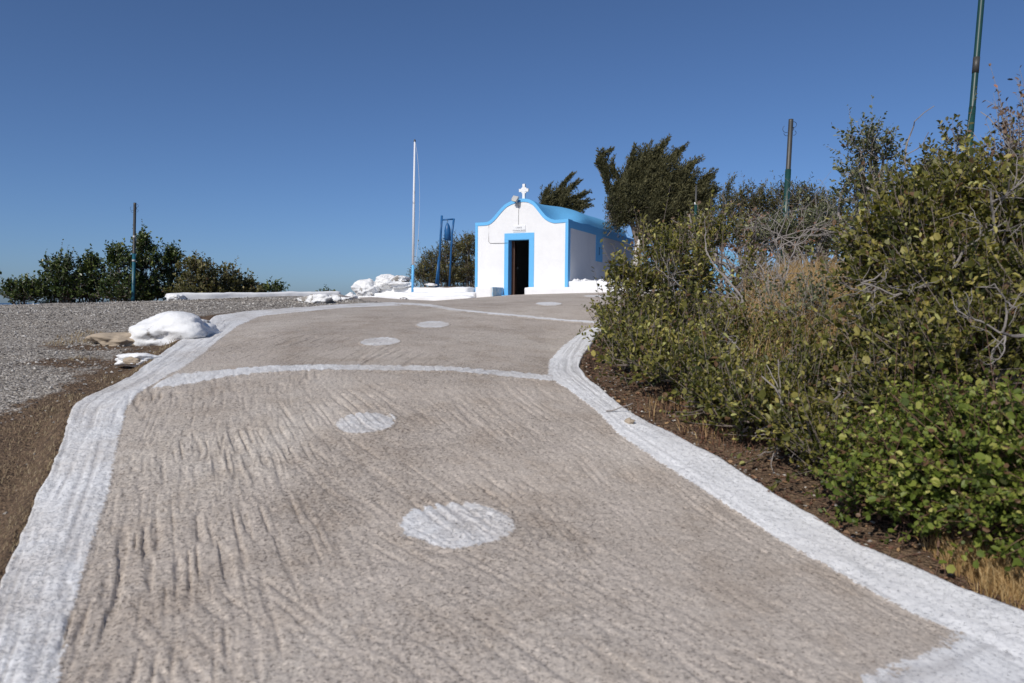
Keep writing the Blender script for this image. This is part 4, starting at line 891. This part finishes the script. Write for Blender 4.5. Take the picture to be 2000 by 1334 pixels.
deadwood('dead_branch', 'long grey bough slanting through the gap above the mastic bush', 'branch', pix(1475, 660, 7.6), [(-.35, .1, .8)], .75, .016, 2, 14, 'greybark', .4, .1, 2)
deadwood('dead_branch', 'dry twig bundle beside the bramble on red litter', 'branch', gp(1730, 1010, H)+np.array([0, 0, .04]), [(1, 0, .2), (.8, .4, .3), (-.6, .1, .2)], .22, .007, 3, 15, 'twig', .7, .0, 3)
deadwood('dead_branch', 'straight bare shoots standing above the tall dense bush', 'branch', pix(1965, 330, 5.6), [(-.1, 0, 1), (.25, 0, 1)], .42, .008, 1, 16, 'greybark', .3, .3, 2)
deadwood('dead_branch', 'bare pale shoot between the slender tree and the dark leafed bush', 'branch', pix(1775, 340, 11), [(-.25, 0, 1)], .75, .014, 1, 17, 'greybark', .3, .3, 2)
for k_, (px, py, Y, d, ln, sd, lab) in enumerate([(1345, 640, 7.9, (.7, -.2, -.2), .45, 21, 'grey bare branch in the middle of the overhanging mastic bush'), (1440, 700, 6.5, (.9, 0, -.25), .4, 22, 'grey bare branch crossing the broad mastic bush'),
        (1840, 560, 4.9, (-.8, -.2, .3), .35, 23, 'grey bare branch in the middle of the tall dense bush'), (1640, 790, 5.2, (-.6, -.2, .4), .3, 24, 'grey bare branch in the mixed green bush'), (1940, 500, 4.9, (.6, -.2, .5), .4, 25, 'grey bare branch high in the tall dense bush'),
        (1530, 560, 8.2, (-.5, 0, .5), .55, 26, 'forked bare branch at the left side of the dry grass mound'), (1720, 620, 5.3, (.5, -.2, .5), .35, 27, 'bare branch at the left side of the tall dense bush')]):
    deadwood('dead_branch', lab, 'branch', pix(px, py, Y), [d, (-d[0]*.6, d[1], abs(d[2])+.3)], ln, .010, 3, sd, 'greybark', .75, .1, 3)
tw_ = gp(1205, 808); deadwood('twig', 'short grey twig lying across the right kerb', 'twig', tw_+np.array([-.08, 0, .02]), [(1, -.12, 0)], .2, .006, 0, 18, 'greybark', .1, 0, 1)

# dry grass ---------------------------------------------------------
def grass(name, lab, spots, seed, mat='straw'):
    rs = np.random.RandomState(seed); b = MB()
    for (X, Y, r, n, h, lean) in spots:
        a = rs.rand(n)*2*np.pi; q = np.sqrt(rs.rand(n))*r; x = X+np.cos(a)*q; y = Y+np.sin(a)*q*.8; z = H(x, y)-.01
        hh = h*(.45+.7*rs.rand(n)); dx = rs.randn(n)*.35+lean; dy = rs.randn(n)*.35; w = .0022+.0011*Y*.25*rs.rand(n)
        p0 = np.stack([x, y, z], 1); p1 = p0+np.stack([dx*.25*hh, dy*.25*hh, hh*.55], 1); p2 = p0+np.stack([dx*.8*hh, dy*.8*hh, hh*(.95-.25*np.abs(dx))], 1)
        s = np.stack([np.cos(a*3), np.sin(a*3)*.3, np.zeros(n)], 1)*w[:, None]
        V = np.stack([p0-s, p0+s, p1-s*.8, p1+s*.8, p2], 1); k = np.arange(n)[:, None]*5
        b.add(V, [k+np.array([0, 1, 3, 2]), k+np.array([2, 3, 4])], np.repeat(rs.rand(n), 5))
    tag(b.build(name, M[mat], None, False, 'rnd'), lab, None, None, 'stuff')
sp_ = []; rs = np.random.RandomState(77)
for i in range(260):
    px = 1470+rs.rand()*230; Y = 6.9+rs.rand()*5.6; sp_.append((bx(px, Y), Y, .22, 60, .62+.2*rs.rand(), .5))
for i in range(90):
    px = 1450+rs.rand()*240; Y = 5.9+rs.rand()*1.3; sp_.append((bx(px, Y), Y, .18, 26, .50+.2*rs.rand(), .4))
grass('dry_grass', 'mound of long straw coloured grass between the bushes', sp_, 1)
sp_ = []
for px, py in [(1905,1120),(1930,1135),(1950,1125),(1965,1150),(1985,1160),(1990,1140),(1920,1095),(1880,1110),(1975,1110),(1940,1160),(1995,1180),(2020,1170),(1860,1085),(1840,1075),(1900,1085),(1945,1090),(2005,1120),(1985,1095)]:
    c = gp(px, py, H); sp_.append((c[0], c[1], .09, 120, .15, -.1))
grass('dry_grass', 'short dry grass tufts beside the kerb at lower right', sp_, 2)
c1 = gp(1915, 1080, H); grass('dry_grass', 'thin pale seed stalks in front of the bramble', [(c1[0], c1[1], .06, 16, .30, .1)], 3)
sp_ = []
for px, py in [(20,890),(60,860),(120,800),(40,960),(20,1020),(95,840),(165,775),(210,745),(60,910),(10,930),(255,655),(270,662),(235,668),(150,668),(290,705),(330,690),(355,650),(352,640),(200,660),(240,735),(275,722),(310,700),(130,780),(90,800),(140,660),(175,652),(115,672),(185,668),(165,700),(300,690),(340,680),(30,840),(70,825),(110,860),(80,950),(45,1000),(15,950),(10,1060),(100,905),(30,1080)]:
    c = gp(px, py, H); sp_.append((c[0], c[1], .18, 95, .045 if py > 680 else .07, .3))
grass('dry_grass', 'flattened dry grass on the soil beside the left kerb', sp_, 4, 'dullstraw')
sp_ = []
for px, py in [(1300,800),(1330,815),(1380,840),(1420,860),(1310,780),(1360,800),(1440,850),(1480,870),(1350,770),(1410,810)]:
    c = gp(px, py, H); sp_.append((c[0], c[1], .22, 60, .13, -.1))
grass('dry_grass', 'brown dry grass under the broad mastic bush', sp_, 5, 'litter')
grass('dry_grass', 'pale dry grass between the twigs under the broad mastic bush', [(a_, b_, .2, 22, .2, -.1) for a_, b_, *_ in sp_[::2]], 6)

# ground litter ------------------------------------------------------
rs = np.random.RandomState(9); n = 5200; Y = 2.6+rs.rand(n)**1.3*6.5; X = XRo(Y)+.02+rs.rand(n)**1.2*1.7; Z = H(X, Y)+.006
a = rs.rand(n)*2*np.pi; b = MB(); A = np.stack([np.cos(a), np.sin(a), rs.randn(n)*.18], 1)
leaves(b, np.stack([X, Y, Z], 1), A, np.stack([rs.randn(n)*.4, rs.randn(n)*.4, np.ones(n)], 1), .014+.028*rs.rand(n), rs.rand(n))
tag(b.build('leaf_litter', M['litter'], None, False, 'rnd'), 'red brown fallen leaves on the soil under the shrubs', None, None, 'stuff')
n = 2600; Y = 2.6+rs.rand(n)**1.3*6.5; X = XRo(Y)+.03+rs.rand(n)*1.6; Z = H(X, Y)+.008; a = rs.rand(n)*np.pi; l = .03+.12*rs.rand(n)**2
P0 = np.stack([X, Y, Z], 1); P1 = P0+np.stack([np.cos(a)*l, np.sin(a)*l, np.abs(rs.randn(n))*.03], 1)
tag(MB().prisms(P0, P1, .0016+.002*rs.rand(n), .0012).build('twig_litter', M['twig'], None), 'dry twigs scattered on the soil under the shrubs', None, None, 'stuff')
# gravel on the left slope
def stones(name, lab, X, Y, s, mat, seed, lift=.25):
    rs = np.random.RandomState(seed); n = len(X); O = np.array([(1,0,0),(-1,0,0),(0,1,0),(0,-1,0),(0,0,1),(0,0,-1.)]); OF = np.array([[0,2,4],[2,1,4],[1,3,4],[3,0,4],[2,0,5],[1,2,5],[3,1,5],[0,3,5]])
    a = rs.rand(n)*2*np.pi; V = O[None]*(.6+.6*rs.rand(n, 6, 1))*np.stack([s*1.15, s*.95, s*.65], 1)[:, None]+rs.randn(n, 6, 3)*.14*s[:, None, None]
    x = V[..., 0]*np.cos(a)[:, None]-V[..., 1]*np.sin(a)[:, None]; y = V[..., 0]*np.sin(a)[:, None]+V[..., 1]*np.cos(a)[:, None]
    z = H(X, Y)+s*lift; V = np.stack([x+X[:, None], y+Y[:, None], V[..., 2]+z[:, None]], -1)
    F = (np.arange(n)[:, None, None]*6+OF[None]).reshape(-1, 3)
    tag(mk(name, V, F, mat, None, {'rnd': np.repeat(rs.rand(n), 6)}), lab, None, None, 'stuff')
tg_ = NT('gravel_stone'); M['gravel'] = tg_.done(tg_.bsdf(tg_.ramp(tg_.attr('rnd'), [(0, (.13, .118, .105)), (.5, (.32, .292, .26)), (.85, (.43, .40, .36)), (1, (.64, .61, .56))]), .9, None, .2))
n = 42000; Y = 3.5+rs.rand(n)**.9*15; X = XLo(Y)-.08-rs.rand(n)**.9*(1.0+Y*.62); dd = XLo(Y)-X
keep = rs.rand(n) < np.clip((dd-.1)/np.interp(Y, [3, 5, 6.5, 9, 14], [2.2, 1.7, 1.0, .7, .35]), .08, 1)
keep &= (fbm(X*.9, Y*.9, 41, 3) > .38) | (rs.rand(n) < .35)
X, Y = X[keep], Y[keep]; stones('gravel', 'loose grey gravel on the slope left of the road', X, Y, (.0045+.011*rs.rand(len(X))**2.4)*(1+.05*Y), M['gravel'], 3)
n = 500; Y = 2.6+rs.rand(n)*5; X = XRo(Y)+.03+rs.rand(n)**1.5*.6; stones('gravel', 'small stones in the soil beside the right kerb', X, Y, .005+.012*rs.rand(n)**2, M['gravel'], 4)

# a pole outside the picture on the left whose shadow falls across the crest
SUN_H = np.array([-.545, -.838]); SUN_EL = 38
A0, B0 = gp(-60, 607, H), gp(190, 592, H); AB = B0[:2]-A0[:2]

# ------------------------------------------------------------------ light, sky, camera
SUN_H = SUN_H/np.linalg.norm(SUN_H); el = R(SUN_EL); S = np.array([SUN_H[0]*math.cos(el), SUN_H[1]*math.cos(el), math.sin(el)])
sl = bpy.data.lights.new('sun', 'SUN'); sl.energy = 3.5; sl.angle = R(.5); sl.color = (1, .945, .865)
so = bpy.data.objects.new('sun', sl); COL.objects.link(so); so.rotation_euler = Vector(S).to_track_quat('Z', 'Y').to_euler(); so.location = (-10, -10, 20)
w = bpy.data.worlds.new('World'); sc.world = w; w.use_nodes = True; nt = w.node_tree; nt.nodes.clear()
sk = nt.nodes.new('ShaderNodeTexSky'); sk.sky_type = 'NISHITA'; sk.sun_disc = False; sk.sun_elevation = el; sk.sun_rotation = math.atan2(SUN_H[0], SUN_H[1])
sk.altitude = 1800; sk.air_density = .8; sk.dust_density = 4.2; sk.ozone_density = 7.8
bg = nt.nodes.new('ShaderNodeBackground'); bg.inputs[1].default_value = .099; wo = nt.nodes.new('ShaderNodeOutputWorld')
nt.links.new(sk.outputs[0], bg.inputs[0]); nt.links.new(bg.outputs[0], wo.inputs[0])
cam = bpy.data.cameras.new('camera'); cam.lens = 27; cam.sensor_width = 36; cam.clip_end = 200000; cam.clip_start = .05
cam.dof.use_dof = True; cam.dof.focus_distance = 20; cam.dof.aperture_fstop = 3.2
co = bpy.data.objects.new('camera', cam); COL.objects.link(co); co.location = (0, 0, ZC)
from mathutils import Matrix
co.rotation_euler = Matrix((CR, CU, -FW)).transposed().to_euler(); sc.camera = co
sc.view_settings.view_transform = 'Standard'; sc.view_settings.look = 'None'; sc.view_settings.exposure = 0; sc.view_settings.gamma = 1
sc.cycles.max_bounces = 6; sc.cycles.transparent_max_bounces = 6
